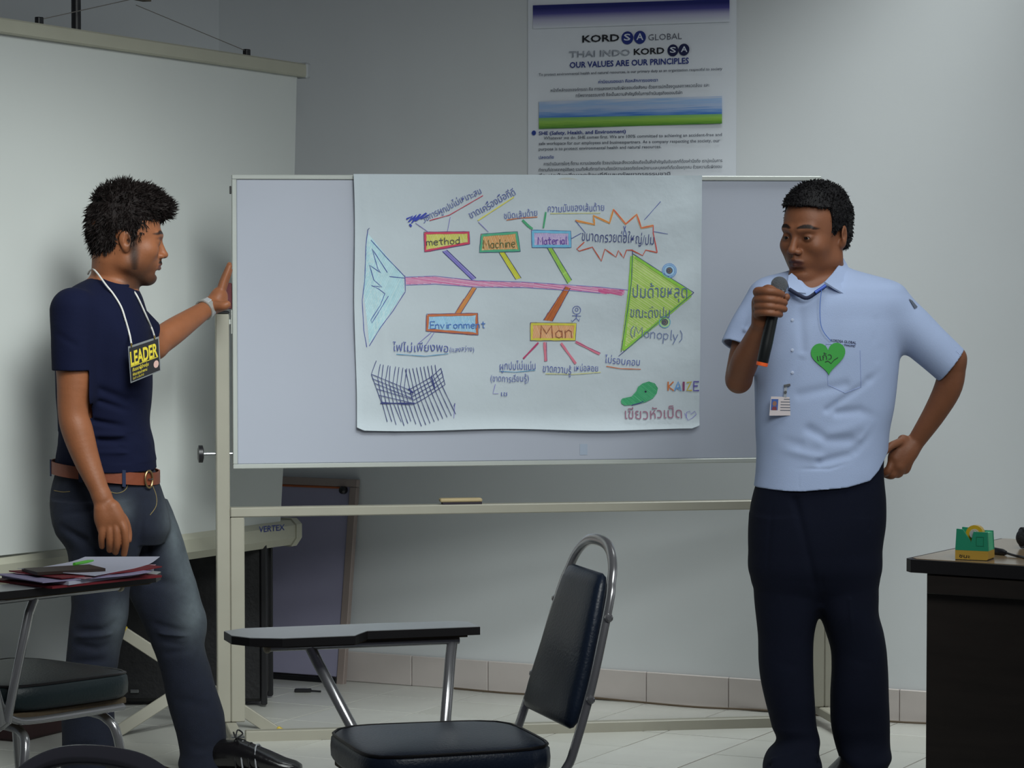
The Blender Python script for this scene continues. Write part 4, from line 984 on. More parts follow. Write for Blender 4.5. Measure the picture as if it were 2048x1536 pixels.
class Head:
    """local axes: x forward, y to the figure's left, z up; origin between the ears at eye height"""
    def __init__(s, o, yaw_dir, pitch=0, roll=0, sc_=1.0, sz=1.0):
        f = Vector((math.cos(yaw_dir), math.sin(yaw_dir), 0)); l = Vector((-f.y, f.x, 0)); u = Vector((0, 0, 1))
        q = Matrix.Rotation(pitch, 3, l); f = q@f; u = q@u           # pitch>0: looking down
        q = Matrix.Rotation(roll, 3, f); l = q@l; u = q@u
        s.R = np.array([list(f), list(l), list(u)]).T; s.o = np.array(list(o)); s.s = sc_; s.z = sz
    def w(s, x, y, z): return s.o+s.R@np.array([x*s.s, y*s.s, z*s.z])
    def loc(s, Pn):
        q = (Pn-s.o)@s.R; q[:, 0] /= s.s; q[:, 1] /= s.s; q[:, 2] /= s.z; return q
    def ell(s, S, c, r, k=.01, mode='u', rot=None):
        R = s.R if rot is None else s.R@rot; S.ell(s.w(*c), (r[0]*s.s, r[1]*s.s, r[2]*s.z), R, k, mode)
    def cone(s, S, a, b_, ra, rb, k=.01, mode='u'): S.cone(s.w(*a), s.w(*b_), ra*s.s, rb*s.s, k, mode)
def build_head(S, H, jaw=.0, nose=1.0):
    e = H.ell; c = H.cone
    e(S, (-.018, 0, .040), (.094, .074, .086), .02); e(S, (.030, 0, .03), (.060, .064, .070), .03)
    e(S, (.030, 0, -.030), (.060, .060, .078), .03)
    for y in (1, -1):
        c(S, (-.012, y*.052, -.030), (.0, y*.050+y*jaw, -.066), .020, .018, .03)
        c(S, (.0, y*(.048+jaw), -.070), (.066, y*.016, -.102), .018, .017, .03)
        e(S, (.056, y*.042, -.026), (.030, .026, .026), .02)                # cheek
        c(S, (.078, y*.040, .022), (.089, y*.012, .020), .010, .011, .014)    # brow ridge
    for y in (1, -1): e(S, (.034, y*.040, -.052), (.036, .022, .036), .02)
    e(S, (.070, 0, -.103), (.022, .024, .018), .02)                           # chin
    e(S, (.074, 0, -.064), (.024, .034, .026), .02)                           # muzzle
    for y in (1, -1): e(S, (.101, y*.032, -.001), (.017, .017, .011), .012, 's')   # sockets
    for y in (1, -1): e(S, (.0775, y*.0315, -.001), (.0150, .0165, .0130), .004)  # lids
    for y in (1, -1): e(S, (.0965, y*.0325, -.0015), (.013, .0130, .0029), .002, 's')
    c(S, (.090, 0, .008), (.107*nose+.005*(1-nose), 0, -.030), .0075, .0105, .010)
    e(S, (.1095, 0, -.034), (.0115, .0110, .0095), .006)
    for y in (1, -1):
        e(S, (.099, y*.0135, -.038), (.0110, .0080, .0078), .005)
        e(S, (.104, y*.0065, -.0445), (.006, .0036, .0042), .002, 's')
    c(S, (.099, 0, -.048), (.099, 0, -.054), .004, .005, .008)
    c(S, (.0935, .019, -.0655), (.1005, .004, -.0605), .0038, .0058, .005); c(S, (.0935, -.019, -.0655), (.1005, -.004, -.0605), .0038, .0058, .005)
    c(S, (.0915, .016, -.0725), (.0975, 0, -.0745), .0040, .0065, .005); c(S, (.0915, -.016, -.0725), (.0975, 0, -.0745), .0040, .0065, .005)
    c(S, (.097, .021, -.0675), (.1065, 0, -.0672), .0012, .0018, .003, 's'); c(S, (.097, -.021, -.0675), (.1065, 0, -.0672), .0012, .0018, .003, 's')
    e(S, (.094, 0, -.0875), (.012, .02, .005), .012, 's')
    for y in (1, -1):                                                         # ears
        ca, sa = math.cos(.32*y), math.sin(.32*y); rot = np.array([[ca, -sa, 0], [sa, ca, 0], [0, 0, 1]])
        a2 = .18; rot = rot@np.array([[math.cos(a2), 0, -math.sin(a2)], [0, 1, 0], [math.sin(a2), 0, math.cos(a2)]])
        e(S, (-.014, y*.0805, -.002), (.0175, .0065, .0270), .006, rot=rot); e(S, (-.008, y*.0775, -.026), (.0095, .0065, .0120), .008)
        e(S, (-.010, y*.0885, .000), (.0100, .0065, .0175), .005, 's', rot=rot)
        e(S, (-.006, y*.083, -.006), (.0045, .0050, .0070), .004, 's')
        c(S, (-.016, y*.0835, .014), (-.018, y*.0835, -.008), .0024, .0024, .004)
def head_tint(H, V_, skin, lips, brow, stub=None, stubc=None):
    q = H.loc(V_); col = np.tile(skin, (len(V_), 1)); x, y, z = q[:, 0], np.abs(q[:, 1]), q[:, 2]
    def mixin(mask, c): 
        m = np.clip(mask, 0, 1)[:, None]; col[:] = col*(1-m)+c*m
    def sm(v, w): return 1/(1+np.exp(-v/w))
    near = (x > .05) & (x < .16) & (z > -.2) & (z < .2) & (y < .12); box_ = (np.abs(x) < .16) & (y < .13) & (np.abs(z) < .2)
    lip = sm(1-(((z+.0672)/.0095)**2+(y/.025)**2), .12)*near*(x > .085); mixin(lip*.9*box_, lips)
    bz = .0265+.004*np.sin(np.clip((y-.012)/.04, 0, 1)*PI)-(y > .045)*(y-.045)*.3
    b_ = sm(1-(((z-bz)/.0052)**2+((y-.033)/.024)**2), .1)*near; mixin(b_*.95, brow)
    mixin(sm(1-(((z+.001)/.0085)**2+((y-.032)/.019)**2), .18)*near*.4, skin*.45)
    if stub is not None:
        d = sm(-.045-.0*x-z+np.where(x > .075, -.000, .0)-.0, .008)*(x > -.02)*(z > -.16)*(q[:, 0] > -.02)
        d *= np.where((x > .088) & (z > -.05), 0, 1); d *= sm(.070-y+.02, .01)
        jawl = sm(-(z+.078)+.35*(x*-1+.03)*0, .012)
        side = sm(.0145-np.abs(x-(.014-(z+.03)*.16)), .004)*(z < .045)*(z > -.085)*(y > .045)
        mus = sm(1-(((z+.0545+.18*y)/.0045)**2+((y)/.024)**2), .12)*(x > .085)
        chin = sm(-z-.082, .007)*(x > .0)*(z > -.14)*sm(x+.0, .012)
        lowc = sm(-z-.055-.0+.25*(.03-x), .012)*sm(x+.005, .006)*(z > -.14)*(y > .03)
        t = np.clip(np.maximum.reduce([side*.93, mus*1.0, chin*.8, lowc*.72]), 0, 1)*stub*box_; mixin(t, stubc)
    return col
def eyes(H, parent, ey=0.0):
    wm = mat('eye_white', (150, 138, 128), .3); im = mat('iris', (22, 14, 12), .2)
    for y in (1, -1):
        b = MB(); b.lathe(lathe_sphere(.0133*H.s, 8), H.w(.0775, y*.0315, -.001), tuple(H.R[:, 0]), 16)
        o = b.build('eye', wm, parent, smooth=True, angle=80)
        c = H.w(.0775, y*.0315, -.0012); d = Vector(H.R[:, 0])+Vector(H.R[:, 1])*ey; d.normalize()
        b = MB(); b.lathe([(.0062*H.s, 0), (.0058*H.s, .0006), (.003*H.s, .0014), (.0001, .0016)], Vector(c)+d*.01225*H.s, tuple(d), 14); b.build('iris', im, o, smooth=True, angle=80)
def hair_mesh(H, name, prims, cuts, parent, m, lo, hi, res, amp, freq, tufts, tl, seed, flow):
    """prims (c, r) in head space, cuts [(c, r)] or polygons in the x-z profile that stay bare"""
    w0 = [H.w(*p) for p in ((lo[0], lo[1], lo[2]), (hi[0], lo[1], lo[2]), (lo[0], hi[1], lo[2]), (lo[0], lo[1], hi[2]), (hi[0], hi[1], hi[2]), (hi[0], hi[1], lo[2]), (lo[0], hi[1], hi[2]), (hi[0], lo[1], hi[2]))]
    S = SDF(np.min(w0, 0), np.max(w0, 0), res)
    for c, r in prims: H.ell(S, c, r, .02)
    S.noise(amp, freq, seed); S.noise(amp*.5, freq*2.1, seed+1)
    G = np.stack(np.meshgrid(*S.ax, indexing='ij'), -1).reshape(-1, 3); q = H.loc(G)
    x, y, z = q[:, 0], np.abs(q[:, 1]), q[:, 2]
    k = cuts(x, y, z, q[:, 1]).reshape(S.d.shape).astype(np.float32)          # >0 bare
    S.d = np.maximum(S.d, k)
    V_, F_ = S.mesh()
    # tufts: short tapering blades
    rs = np.random.RandomState(seed)
    n = np.zeros_like(V_); a = V_[F_[:, 0]]; fn = np.cross(V_[F_[:, 1]]-a, V_[F_[:, 2]]-a)
    for j in range(4): np.add.at(n, F_[:, j], fn)
    n /= np.linalg.norm(n, axis=1)[:, None]+1e-9
    if (np.einsum('ij,ij->i', n, V_-S.lo-(S.n*S.res)/2)).mean() < 0: n = -n
    pick = rs.choice(len(V_), tufts); p = V_[pick]; nn = n[pick]; L = tl*(.5+rs.rand(tufts, 1))
    lq = H.loc(p); fl = np.array([flow(*t) for t in lq])@H.R.T
    d = nn*.45+fl+rs.normal(size=(tufts, 3))*.22; d /= np.linalg.norm(d, axis=1)[:, None]
    sd = np.cross(d, rs.normal(size=(tufts, 3))); sd /= np.linalg.norm(sd, axis=1)[:, None]; wv = .0011+.0008*rs.rand(tufts, 1)
    base = p-nn*.002
    tip = base+d*L; mid = base+d*L*.5+nn*.0015
    vt = np.stack([base-sd*wv, base+sd*wv, mid+sd*wv*.8, mid-sd*wv*.8, tip, tip], 1).reshape(-1, 3); k0 = len(V_)+np.arange(tufts)*6
    f1 = np.stack([k0, k0+1, k0+2, k0+3], 1); f2 = np.stack([k0+3, k0+2, k0+4, k0+5], 1)
    return np_mesh(name, np.concatenate([V_, vt]), np.concatenate([F_, f1, f2]), m, parent)
def cloth_mat(name, col, **k): return mat(name, col, .85, attr='tint' if k.pop('att', False) else None, **k)
RES = .0027

# ------------------------------------------------------------------ right man
Y1 = 8.55
def Q(px, py, dy=0): return np.array(list(P(px, py, Y1+dy)))
px1 = Y1/F
man = thing('person', (P(1640, 1565, Y1).x, Y1, 0), 'man in light blue short sleeved shirt and navy trousers speaking into a microphone', 'person')
TORSO1 = [pr(525, 1612, 1684, Y1, .045, .02), pr(538, 1588, 1706, Y1, .06, .02), pr(552, 1545, 1752, Y1, .078, .01), pr(568, 1518, 1793, Y1, .095), pr(590, 1506, 1808, Y1, .112), pr(640, 1502, 1806, Y1, .125),
 pr(700, 1504, 1800, Y1, .13), pr(750, 1508, 1795, Y1, .13), pr(813, 1510, 1788, Y1, .128), pr(865, 1511, 1778, Y1, .126), pr(905, 1513, 1775, Y1, .126), pr(945, 1511, 1772, Y1, .13), pr(976, 1507, 1768, Y1, .133)]
HD1 = Head(Q(1631, 468, -.005), math.radians(-90-40), .10, -.03, 1.05, 1.02)
S = SDF(Q(1430, 340, 0)-np.array([0, .32, 0])*1+np.array([0, 0, -.95]), Q(1955, 340, 0)+np.array([0, .20, .02]), RES)
S.stack(TORSO1, .02, shrink=.014)
S.stack([pr(940, 1522, 1755, Y1, .105), pr(1040, 1530, 1745, Y1, .10), pr(1120, 1540, 1730, Y1, .095)], .02)
build_head(S, HD1, .004)
S.chain([(HD1.w(-.022, 0, -.06), .056), (Q(1650, 560, .01), .058), (Q(1652, 600, .02), .07)], .025)
S.cone(HD1.w(.01, 0, -.085), Q(1640, 585, -.02), .032, .05, .03)
# left arm (image right), hand on hip
S.chain([(Q(1775, 610), .050), (Q(1850, 668), .044), (Q(1905, 722), .036)], .02)
S.chain([(Q(1907, 716, .0), .036), (Q(1898, 770, .01), .0385), (Q(1872, 822, .025), .033), (Q(1834, 880, .045), .0250), (Q(1822, 896, .045), .0245)], .012)
S.ell(Q(1806, 908, .035), (.036, .022, .036), None, .018); S.cone(Q(1822, 893, .045), Q(1797, 930, .035), .024, .025, .012); S.cone(Q(1806, 880, .035), Q(1790, 915, .03), .015, .019, .012)
for i, (kx, ky) in enumerate(((1776, 942), (1787, 949), (1799, 947), (1812, 940))):
    S.chain([(Q(kx+10, ky-30, .03), .0105), (Q(kx, ky, .022+.006*i), .0108), (Q(kx-16, ky+2-2*i, .045+.004*i), .0095), (Q(kx-26, ky-8, .065), .008)], .005)
S.chain([(Q(1800, 884, .02), .011), (Q(1782, 892, .0), .0108), (Q(1768, 905, -.005), .0095)], .006)
# right arm (image left), hand round the microphone
S.chain([(Q(1532, 600), .050), (Q(1500, 668, -.02), .043), (Q(1480, 742, -.04), .038), (Q(1478, 758, -.045), .036)], .02)
S.chain([(Q(1477, 762, -.05), .033), (Q(1490, 722, -.10), .038), (Q(1505, 690, -.15), .032), (Q(1521, 650, -.205), .0235), (Q(1524, 636, -.215), .0235)], .012)
MIC = -.245
S.cone(Q(1522, 640, -.215), Q(1520, 606, -.225), .024, .022, .012); S.ell(Q(1521, 610, -.222), (.019, .026, .034), None, .012)
for i, (y0, y1_, xe) in enumerate(((583, 590, 1566), (599, 606, 1571), (613, 619, 1571), (626, 630, 1563))):
    r = .0108-.0006*i
    S.chain([(Q(1517, y0+6, -.232), r+.001), (Q(1515, y0, -.252), r+.0012), (Q(1532, y0-1, -.282), r+.0005), (Q(1550, y0+1, -.282), r), (Q(xe-3, y1_-1, -.262), r*.93), (Q(xe-4, y1_, -.246), r*.85)], .0025)
S.chain([(Q(1528, 632, -.205), .014), (Q(1546, 618, -.20), .013), (Q(1566, 602, -.215), .0115), (Q(1573, 594, -.238), .010)], .006)
S.chain([(Q(1520, 588, -.225), .012), (Q(1536, 577, -.25), .011), (Q(1552, 583, -.262), .0095)], .004)
for x_, y_ in ((1515, 590), (1514, 603), (1514, 616)): S.crease(Q(x_, y_+6, -.262), Q(x_+45, y_+6, -.29), .0022, .0016)
Vb, Fb = S.mesh(); del S
SK1 = lc(126, 80, 56); col = head_tint(HD1, Vb, SK1, lc(70, 38, 36), lc(7, 5, 5))
skin1 = mat('skin_brown', (130, 86, 62), .5, spec=.32, attr='tint', var=.07, vscale=30, bump=.06, bscale=180)
np_mesh('body', Vb, Fb, skin1, man, col); eyes(HD1, man, .0)
hairm = mat('black_hair', (15, 13, 16), .6, spec=.25, var=.3, vscale=90, bump=.5, bscale=130)
def cut1(x, y, z, ys):
    line = np.where(x > .055, .072-.35*(x-.085)+.1*np.clip(y-.03, 0, 1), 0)
    front = np.maximum(x-(.058+.55*(z-.055)+.10*(.06-y)), -(z-.086+.9*(x-.10)*0-.05*y))   # forehead
    a = np.minimum(x-(.028-.0*z), .086-.25*np.clip(y-.03, 0, .05)-z)                       # bare where forward of the sideburn and below hairline
    bb = np.minimum(.010-z*.0-z-.012, x+.006)                                               # below sideburn in front of ear
    nape = -.052-z+.25*(x+.09)
    ear = np.minimum(np.minimum(.028-z, x+.036), .030-x+.0*z)*1.0
    ear = np.where(y > .062, np.minimum(.018-z-.3*np.abs(x+.012), .024-np.abs(x+.014)), -1)
    m = np.maximum(np.maximum(a, np.minimum(-.030-z, x-.002)), nape)
    return np.maximum(np.maximum(m, ear), np.minimum(-.012-z, x+.032))
hair_mesh(HD1, 'hair', [((-.018, 0, .045), (.103, .083, .098)), ((.024, 0, .056), (.070, .071, .082)), ((-.05, 0, -.01), (.062, .068, .06))], cut1, man, hairm, (-.14, -.1, -.1), (.12, .1, .17), .0026, .0016, 110, 5200, .007, 5,
          lambda x, y, z: (.35 if x > 0 else -.1, 0, .15 if z > .09 else -.5))
# shirt
S = SDF(Q(1430, 505, 0)+np.array([0, -.20, -.66]), Q(1955, 505, 0)+np.array([0, .20, .02]), RES)
S.stack(TORSO1, .02)
S.chain([(Q(1770, 612), .066), (Q(1820, 655), .063), (Q(1878, 708), .0575), (Q(1925, 752), .055)], .035)
S.chain([(Q(1538, 600), .060), (Q(1504, 650, -.015), .057), (Q(1479, 700, -.035), .055), (Q(1465, 740, -.05), .055)], .035)
ctr = Q(1904, 729); n = np.array([135, 0, -107])/172.0
S.plane_cut(ctr, n, Q(1840, 780)-np.array([.0, .15, .05]), Q(1990, 650)+np.array([0, .15, .02]))
c2_ = Q(1468, 690, -.04); n2 = np.array([-.38, -.28, -.88]); n2 /= np.linalg.norm(n2)
S.plane_cut(c2_, n2, Q(1420, 800)+np.array([0, -.2, 0]), Q(1500, 650)+np.array([.0, .1, 0]))
# hollow the sleeve ends
S.cone(Q(1880, 709), Q(1930, 757), .050, .0505, .003, 's'); S.cone(Q(1480, 690, -.034), Q(1462, 750, -.05), .0440, .0455, .003, 's')
S.cone(Q(1632, 530, -.06), Q(1616, 572, -.125), .052, .020, .008, 's')
# hem rises towards the hip
G = S.d; X, Y_, Zz = np.meshgrid(*S.ax, indexing='ij', sparse=True)
hx = np.array([P(x, 900, Y1).x for x in (1480, 1540, 1600, 1685, 1732, 1751, 1773, 1800)]); hz = np.array([P(1600, y, Y1).z for y in (971, 974, 975, 968, 956, 937, 902, 880)])
zh = np.interp(X.ravel(), hx, hz)[:, None, None]; arm = (X > P(1800, 700, Y1).x) | (X < P(1504, 700, Y1).x)
S.d = np.where(arm, S.d, np.maximum(S.d, (zh-Zz).astype(np.float32))).astype(np.float32)
# front opening band, hem band and folds
fy = -.13
def CR(x0, y0, x1, y1, w, dep, bend=None, fy=-.13): S.crease(Q(x0, y0, fy), Q(x1, y1, fy), w, dep*1.45, None if bend is None else Q(bend[0], bend[1], fy))
CR(1572, 600, 1573, 975, .0035, .0018); CR(1596, 840, 1598, 975, .003, .001)
CR(1512, 938, 1770, 905, .0035, .0022, (1660, 938))
for a in ((1655, 820, 1745, 760, .010, .004), (1675, 826, 1765, 838, .012, .005, (1720, 822)), (1620, 860, 1700, 880, .014, .005, (1655, 880)), (1640, 925, 1760, 862, .011, .005, (1700, 910)), (1715, 905, 1770, 850, .008, .006), (1725, 880, 1785, 800, .010, -.004),
  (1600, 790, 1690, 770, .014, .003), (1770, 700, 1795, 770, .012, .006), (1755, 640, 1760, 720, .010, .005), (1775, 610, 1752, 680, .008, .004), (1520, 800, 1560, 850, .012, .004), (1530, 620, 1512, 760, .010, .003), (1640, 880, 1720, 850, .02, -.003), (1560, 900, 1640, 915, .012, -.003),
  (1700, 545, 1760, 575, .009, .003), (1800, 590, 1850, 650, .009, .004), (1790, 640, 1870, 735, .010, -.003), (1830, 660, 1890, 700, .008, .003)): CR(*a)
for a in ((1700, 560, 1740, 600, .008, .004), (1820, 700, 1870, 700, .008, .004), (1835, 620, 1815, 690, .007, .004), (1600, 720, 1560, 800, .012, .003), (1740, 760, 1790, 730, .01, .006), (1600, 610, 1606, 700, .012, .003), (1530, 870, 1600, 890, .012, .003)): CR(*a)
for a in ((1506, 600, 1490, 650, .007, .004), (1512, 590, 1490, 660, .006, -.004), (1488, 625, 1470, 640, .008, .003)): CR(*a, fy=-.08)
S.noise(.0014, 22, 3)
Vs, Fs_ = S.mesh(); del S, G
shirtm = mat('light_blue_shirt', (164, 180, 214), .85, var=.03, vscale=9, bump=.12, bscale=420)
shirt = np_mesh('shirt', Vs, Fs_, shirtm, man)
# collar: two folded leaves and a stand
def leaf(pts, th=.0035):
    v = [Vector(Q(x, y, d)) for x, y, d in pts]; n = (v[1]-v[0]).cross(v[-1]-v[0]).normalized()
    if n.y > 0: n = -n
    k = len(v); vs = [p+n*th for p in v]+[p-n*th*.3 for p in v]; tr = tessellate_polygon([[Vector((p.x, p.z, 0)) for p in v]])
    b = MB(); b.add(vs, [tuple(t) for t in tr]+[tuple(i+k for i in t)[::-1] for t in tr]+[(i, (i+1) % k, (i+1) % k+k, i+k) for i in range(k)]); return b
l1 = leaf([(1681, 512, .03), (1690, 526, .02), (1700, 545, -.02), (1694, 570, -.075), (1690, 591, -.105), (1668, 578, -.118), (1648, 565, -.122), (1664, 548, -.10), (1676, 532, -.05), (1680, 520, 0)]); l1.build('collar_leaf', shirtm, shirt, smooth=True, angle=50)
l2 = leaf([(1584, 548, -.075), (1594, 556, -.10), (1603, 572, -.115), (1612, 588, -.125), (1596, 586, -.128), (1580, 581, -.125), (1576, 566, -.10), (1578, 553, -.08)]); l2.build('collar_leaf', shirtm, shirt, smooth=True, angle=50)
b = MB(); b.tube(catmull([Q(1578, 578, -.128), Q(1596, 589, -.137), Q(1614, 596, -.14), Q(1634, 584, -.135), Q(1652, 571, -.127)], 5), .0055, 8, flat=.5); ny = b.build('neck_ribbon', mat('navy_ribbon', (28, 36, 66), .7), man, smooth=True)
b = MB(); b.tube([Q(1630, 585, -.142), Q(1642, 577, -.137), Q(1651, 571, -.132)], .0045, 8); b.build('blue_section', mat('bright_blue', (58, 92, 190), .5), ny, smooth=True)
b = MB(); b.tube(catmull([Q(1643, 580, -.14), Q(1640, 610, -.142), Q(1641, 645, -.142), Q(1648, 665, -.142), Q(1662, 682, -.140)], 5), .0011, 5); b.build('blue_thread', mat('blue_thread', (86, 120, 196), .7), man)
# pocket, its printing and a shoulder tab
SHP = Plane(Vector(Q(1640, 740, -.138)), (1, .12, 0))
class FaceProj:
    """puts flat marks on the front of a mesh: casts along the view onto it"""
    def __init__(s, ob): 
        from mathutils.bvhtree import BVHTree
        L = wloc(ob); s.t = BVHTree.FromPolygons([v.co+L for v in ob.data.vertices], [tuple(p.vertices) for p in ob.data.polygons])
    def __call__(s, px, py, off=.0015):
        d = ray(px, py).normalized(); h = s.t.ray_cast(C0, d)
        return (h[0]+h[1]*off*(1 if h[1].dot(d) < 0 else -1)) if h[0] else P(px, py, Y1-.13)
FP = FaceProj(shirt)
def on(x, y, o): return FP(x, -y, o)
b = MB()
for ln in ([(1652, 688), (1720, 690)], [(1652, 688), (1656, 770), (1690, 786), (1722, 774), (1720, 690)]):
    pts = []
    for (ax, ay), (bx, by) in zip(ln[:-1], ln[1:]): pts += [FP(ax+(bx-ax)*t/8, ay+(by-ay)*t/8, .0003) for t in range(8)]
    b.tube(pts, .0009, 5)
b.build('pocket_seam', mat('shirt_seam', (148, 164, 206), .8), shirt)
place_text('lettering', 'KORDSA GLOBAL', on, (1661, -683), (1712, -688), 5.2, M['darknavy'], shirt, bold=.02, off=.0012)
place_text('lettering', 'THAILAND', on, (1688, -692), (1710, -694.5), 4.2, M['darknavy'], shirt, bold=.02, off=.0012)
b = MB(); b.add([FP(x, y, .003) for x, y in ((1816, 598), (1823, 602), (1834, 615), (1828, 618))], [(0, 1, 2, 3)]); b.build('shoulder_tab', mat('tab_grey', (92, 100, 116), .7), shirt)
for y in (640, 700, 745):
    b = MB(); c = FP(1585, y, .0012); b.lathe([(.0045, 0), (.0045, .001), (.002, .0014)], c, (0, -1, 0), 12); b.build('button', mat('button', (176, 186, 210), .4), shirt)
# sticker heart
hp = []
for i in range(60):
    t = 2*PI*i/60; hx_ = 16*math.sin(t)**3; hy_ = 13*math.cos(t)-5*math.cos(2*t)-2*math.cos(3*t)-math.cos(4*t); a = .04
    hp.append((1656.5+hx_*2.15*math.cos(a)-hy_*1.95*math.sin(a), 713-hy_*2.25-hx_*.1))
hrt = thing('heart_sticker', FP(1656, 718, .003), 'green paper heart with a handwritten name stuck on the blue shirt', 'sticker')
bm = bmesh.new(); vv = [bm.verts.new((x, -y, 0)) for x, y in hp]
for t in tessellate_polygon([[Vector((x, -y, 0)) for x, y in hp]]): bm.faces.new([vv[i] for i in t])
bmesh.ops.subdivide_edges(bm, edges=bm.edges, cuts=3, use_grid_fill=True); bmesh.ops.triangulate(bm, faces=bm.faces); bm.verts.index_update()
HPL = [FP(x, y, 0) for x, y in ((1630, 700), (1682, 700), (1658, 745))]; hn = (HPL[1]-HPL[0]).cross(HPL[2]-HPL[0]).normalized(); hn = hn if hn.y < 0 else -hn
hc = (HPL[0]+HPL[1]+HPL[2])/3+hn*.006
def hf(x, y, o=0):
    d = ray(x, y); t = (hc-C0).dot(hn)/d.dot(hn); f_ = FP(x, y, .002); p = C0+d*t; q_ = p*.45+f_*.55 if p.y < f_.y else f_
    return q_+hn*o
b = MB(); b.add([hf(v.co.x, -v.co.y) for v in bm.verts]+[hf(v.co.x, -v.co.y, -.0009) for v in bm.verts], [[v.index for v in f.verts] for f in bm.faces]+[[v.index+len(bm.verts) for v in f.verts][::-1] for f in bm.faces]); bm.free()
b.build('paper_heart', mat('green_paper', (58, 158, 66), .7, var=.03), hrt, fix=False)
place_text('handwriting', 'แก้ว', lambda x, y, o: hf(x, -y, .0008), (1635, -722), (1664, -718), 13, M['blackink'], hrt, bold=-.004)
b = MB(); pts = [(1650, 724), (1656, 722), (1662, 727), (1668, 720), (1676, 715)]; vs = []
for i, (x, y) in enumerate(pts): vs += [hf(x, y-.8, .0008), hf(x, y+.8, .0008)]
b.add(vs, [(2*i, 2*i+1, 2*i+3, 2*i+2) for i in range(4)]); b.build('flourish', M['blackink'], hrt, fix=False)
# clipped id card
idc = thing('id_card', FP(1567, 810, .006), 'small clipped photo id card hanging on the lower front of the blue shirt', 'id card')
ic = FP(1567, 812, .009); iu = Vector((1, .10, -.02)).normalized(); iv = Vector((.06, .0, 1)).normalized(); inn = iu.cross(iv).normalized(); inn = inn if inn.y < 0 else -inn
def idf(u, v, o): return ic+iu*(u*px1)+iv*(v*px1)+inn*o
b = MB(); b.prism([(-25, -19), (24, -18), (25, 18), (-24, 19)], idf, -.0008, .0008); b.build('card', mat('id_card', (206, 196, 198), .3), idc)
b = MB(); b.prism([(-23, -8), (-9, -8), (-9, 14), (-23, 14)], idf, .0009, .0011); ph = b.build('portrait_photo', mat('photo_blue', (62, 92, 160), .4), idc)
b = MB(); b.add([idf(-16+4.2*math.cos(a), 5+5*math.sin(a), .0013) for a in [2*PI*i/14 for i in range(14)]], [tuple(range(14))]); b.build('photo_face', mat('photo_skin', (140, 100, 84), .5), ph, fix=False)
b = MB(); b.prism([(-21, -8), (-11, -8), (-12, -1), (-20, -1)], idf, .0011, .0013); b.build('photo_shirt', mat('photo_red', (120, 52, 62), .5), ph)
for i, (a, c) in enumerate(((2, 20), (-4, 18), (-4, 21), (-4, 16), (-4, 19))):
    b = MB(); y = 13-i*5.5; b.add([idf(a, y, .001), idf(c, y, .001), idf(c, y+1.8, .001), idf(a, y+1.8, .001)], [(0, 1, 2, 3)]); b.build('text_line', M['greyink'], idc, fix=False)
b = MB(); b.bar(idf(4, 18, .001), idf(4, 38, .001), .008, .0012, (1, 0, 0)); b.build('strap', mat('clear_strap', (176, 182, 190), .2, alpha=.7), idc)
b = MB(); b.bar(idf(0, 40, .002), idf(13, 43, .002), .007, .004, (0, 0, 1), .001); b.lathe([(.004, 0), (.004, .003)], idf(4, 28, .001), tuple(inn), 10); b.build('clip', M['steel'], idc)
# trousers
S = SDF(Q(1475, 900, 0)+np.array([0, -.17, -.95]), Q(1800, 900, 0)+np.array([0, .20, .02]), .003)
S.stack([pr(905, 1600, 1768, Y1, .112), pr(940, 1530, 1766, Y1, .118), pr(960, 1517, 1767, Y1, .120), pr(1000, 1504, 1771, Y1, .125), pr(1051, 1498, 1771, Y1, .13), pr(1098, 1499, 1763, Y1, .13), pr(1150, 1504, 1757, Y1, .118), pr(1180, 1530, 1735, Y1, .09), pr(1200, 1590, 1690, Y1, .05)], .012, ex=2.5)
S.stack([pr(1040, 1512, 1632, Y1, .105), pr(1140, 1505, 1640, Y1, .105), pr(1193, 1509, 1643, Y1, .10), pr(1225, 1512, 1637, Y1, .097), pr(1266, 1515, 1629, Y1, .092), pr(1320, 1517, 1626, Y1, .088), pr(1360, 1522, 1627, Y1, .085), pr(1399, 1530, 1629, Y1, .082), pr(1453, 1544, 1633, Y1, .078), pr(1484, 1551, 1639, Y1, .082, -.008), pr(1500, 1534, 1635, Y1, .105, -.03), pr(1520, 1524, 1639, Y1, .125, -.05), pr(1536, 1523, 1640, Y1, .13, -.055), pr(1552, 1528, 1636, Y1, .13, -.055)], .03)
S.stack([pr(1040, 1636, 1752, Y1, .105), pr(1140, 1625, 1757, Y1, .105), pr(1193, 1630, 1756, Y1, .10), pr(1225, 1639, 1756, Y1, .10), pr(1266, 1652, 1767, Y1, .095), pr(1300, 1661, 1773, Y1, .09), pr(1330, 1663, 1775, Y1, .088), pr(1399, 1661, 1777, Y1, .085), pr(1450, 1663, 1779, Y1, .08), pr(1494, 1672, 1780, Y1, .085, -.005), pr(1513, 1677, 1781, Y1, .10, -.02), pr(1530, 1679, 1772, Y1, .105, -.025), pr(1545, 1680, 1768, Y1, .105, -.025)], .022)
G = S.d; X, Y_, Zz = np.meshgrid(*S.ax, indexing='ij', sparse=True); zh = np.interp(X.ravel(), hx, hz)[:, None, None]
S.d = np.maximum(S.d, (Zz-zh-.02).astype(np.float32))
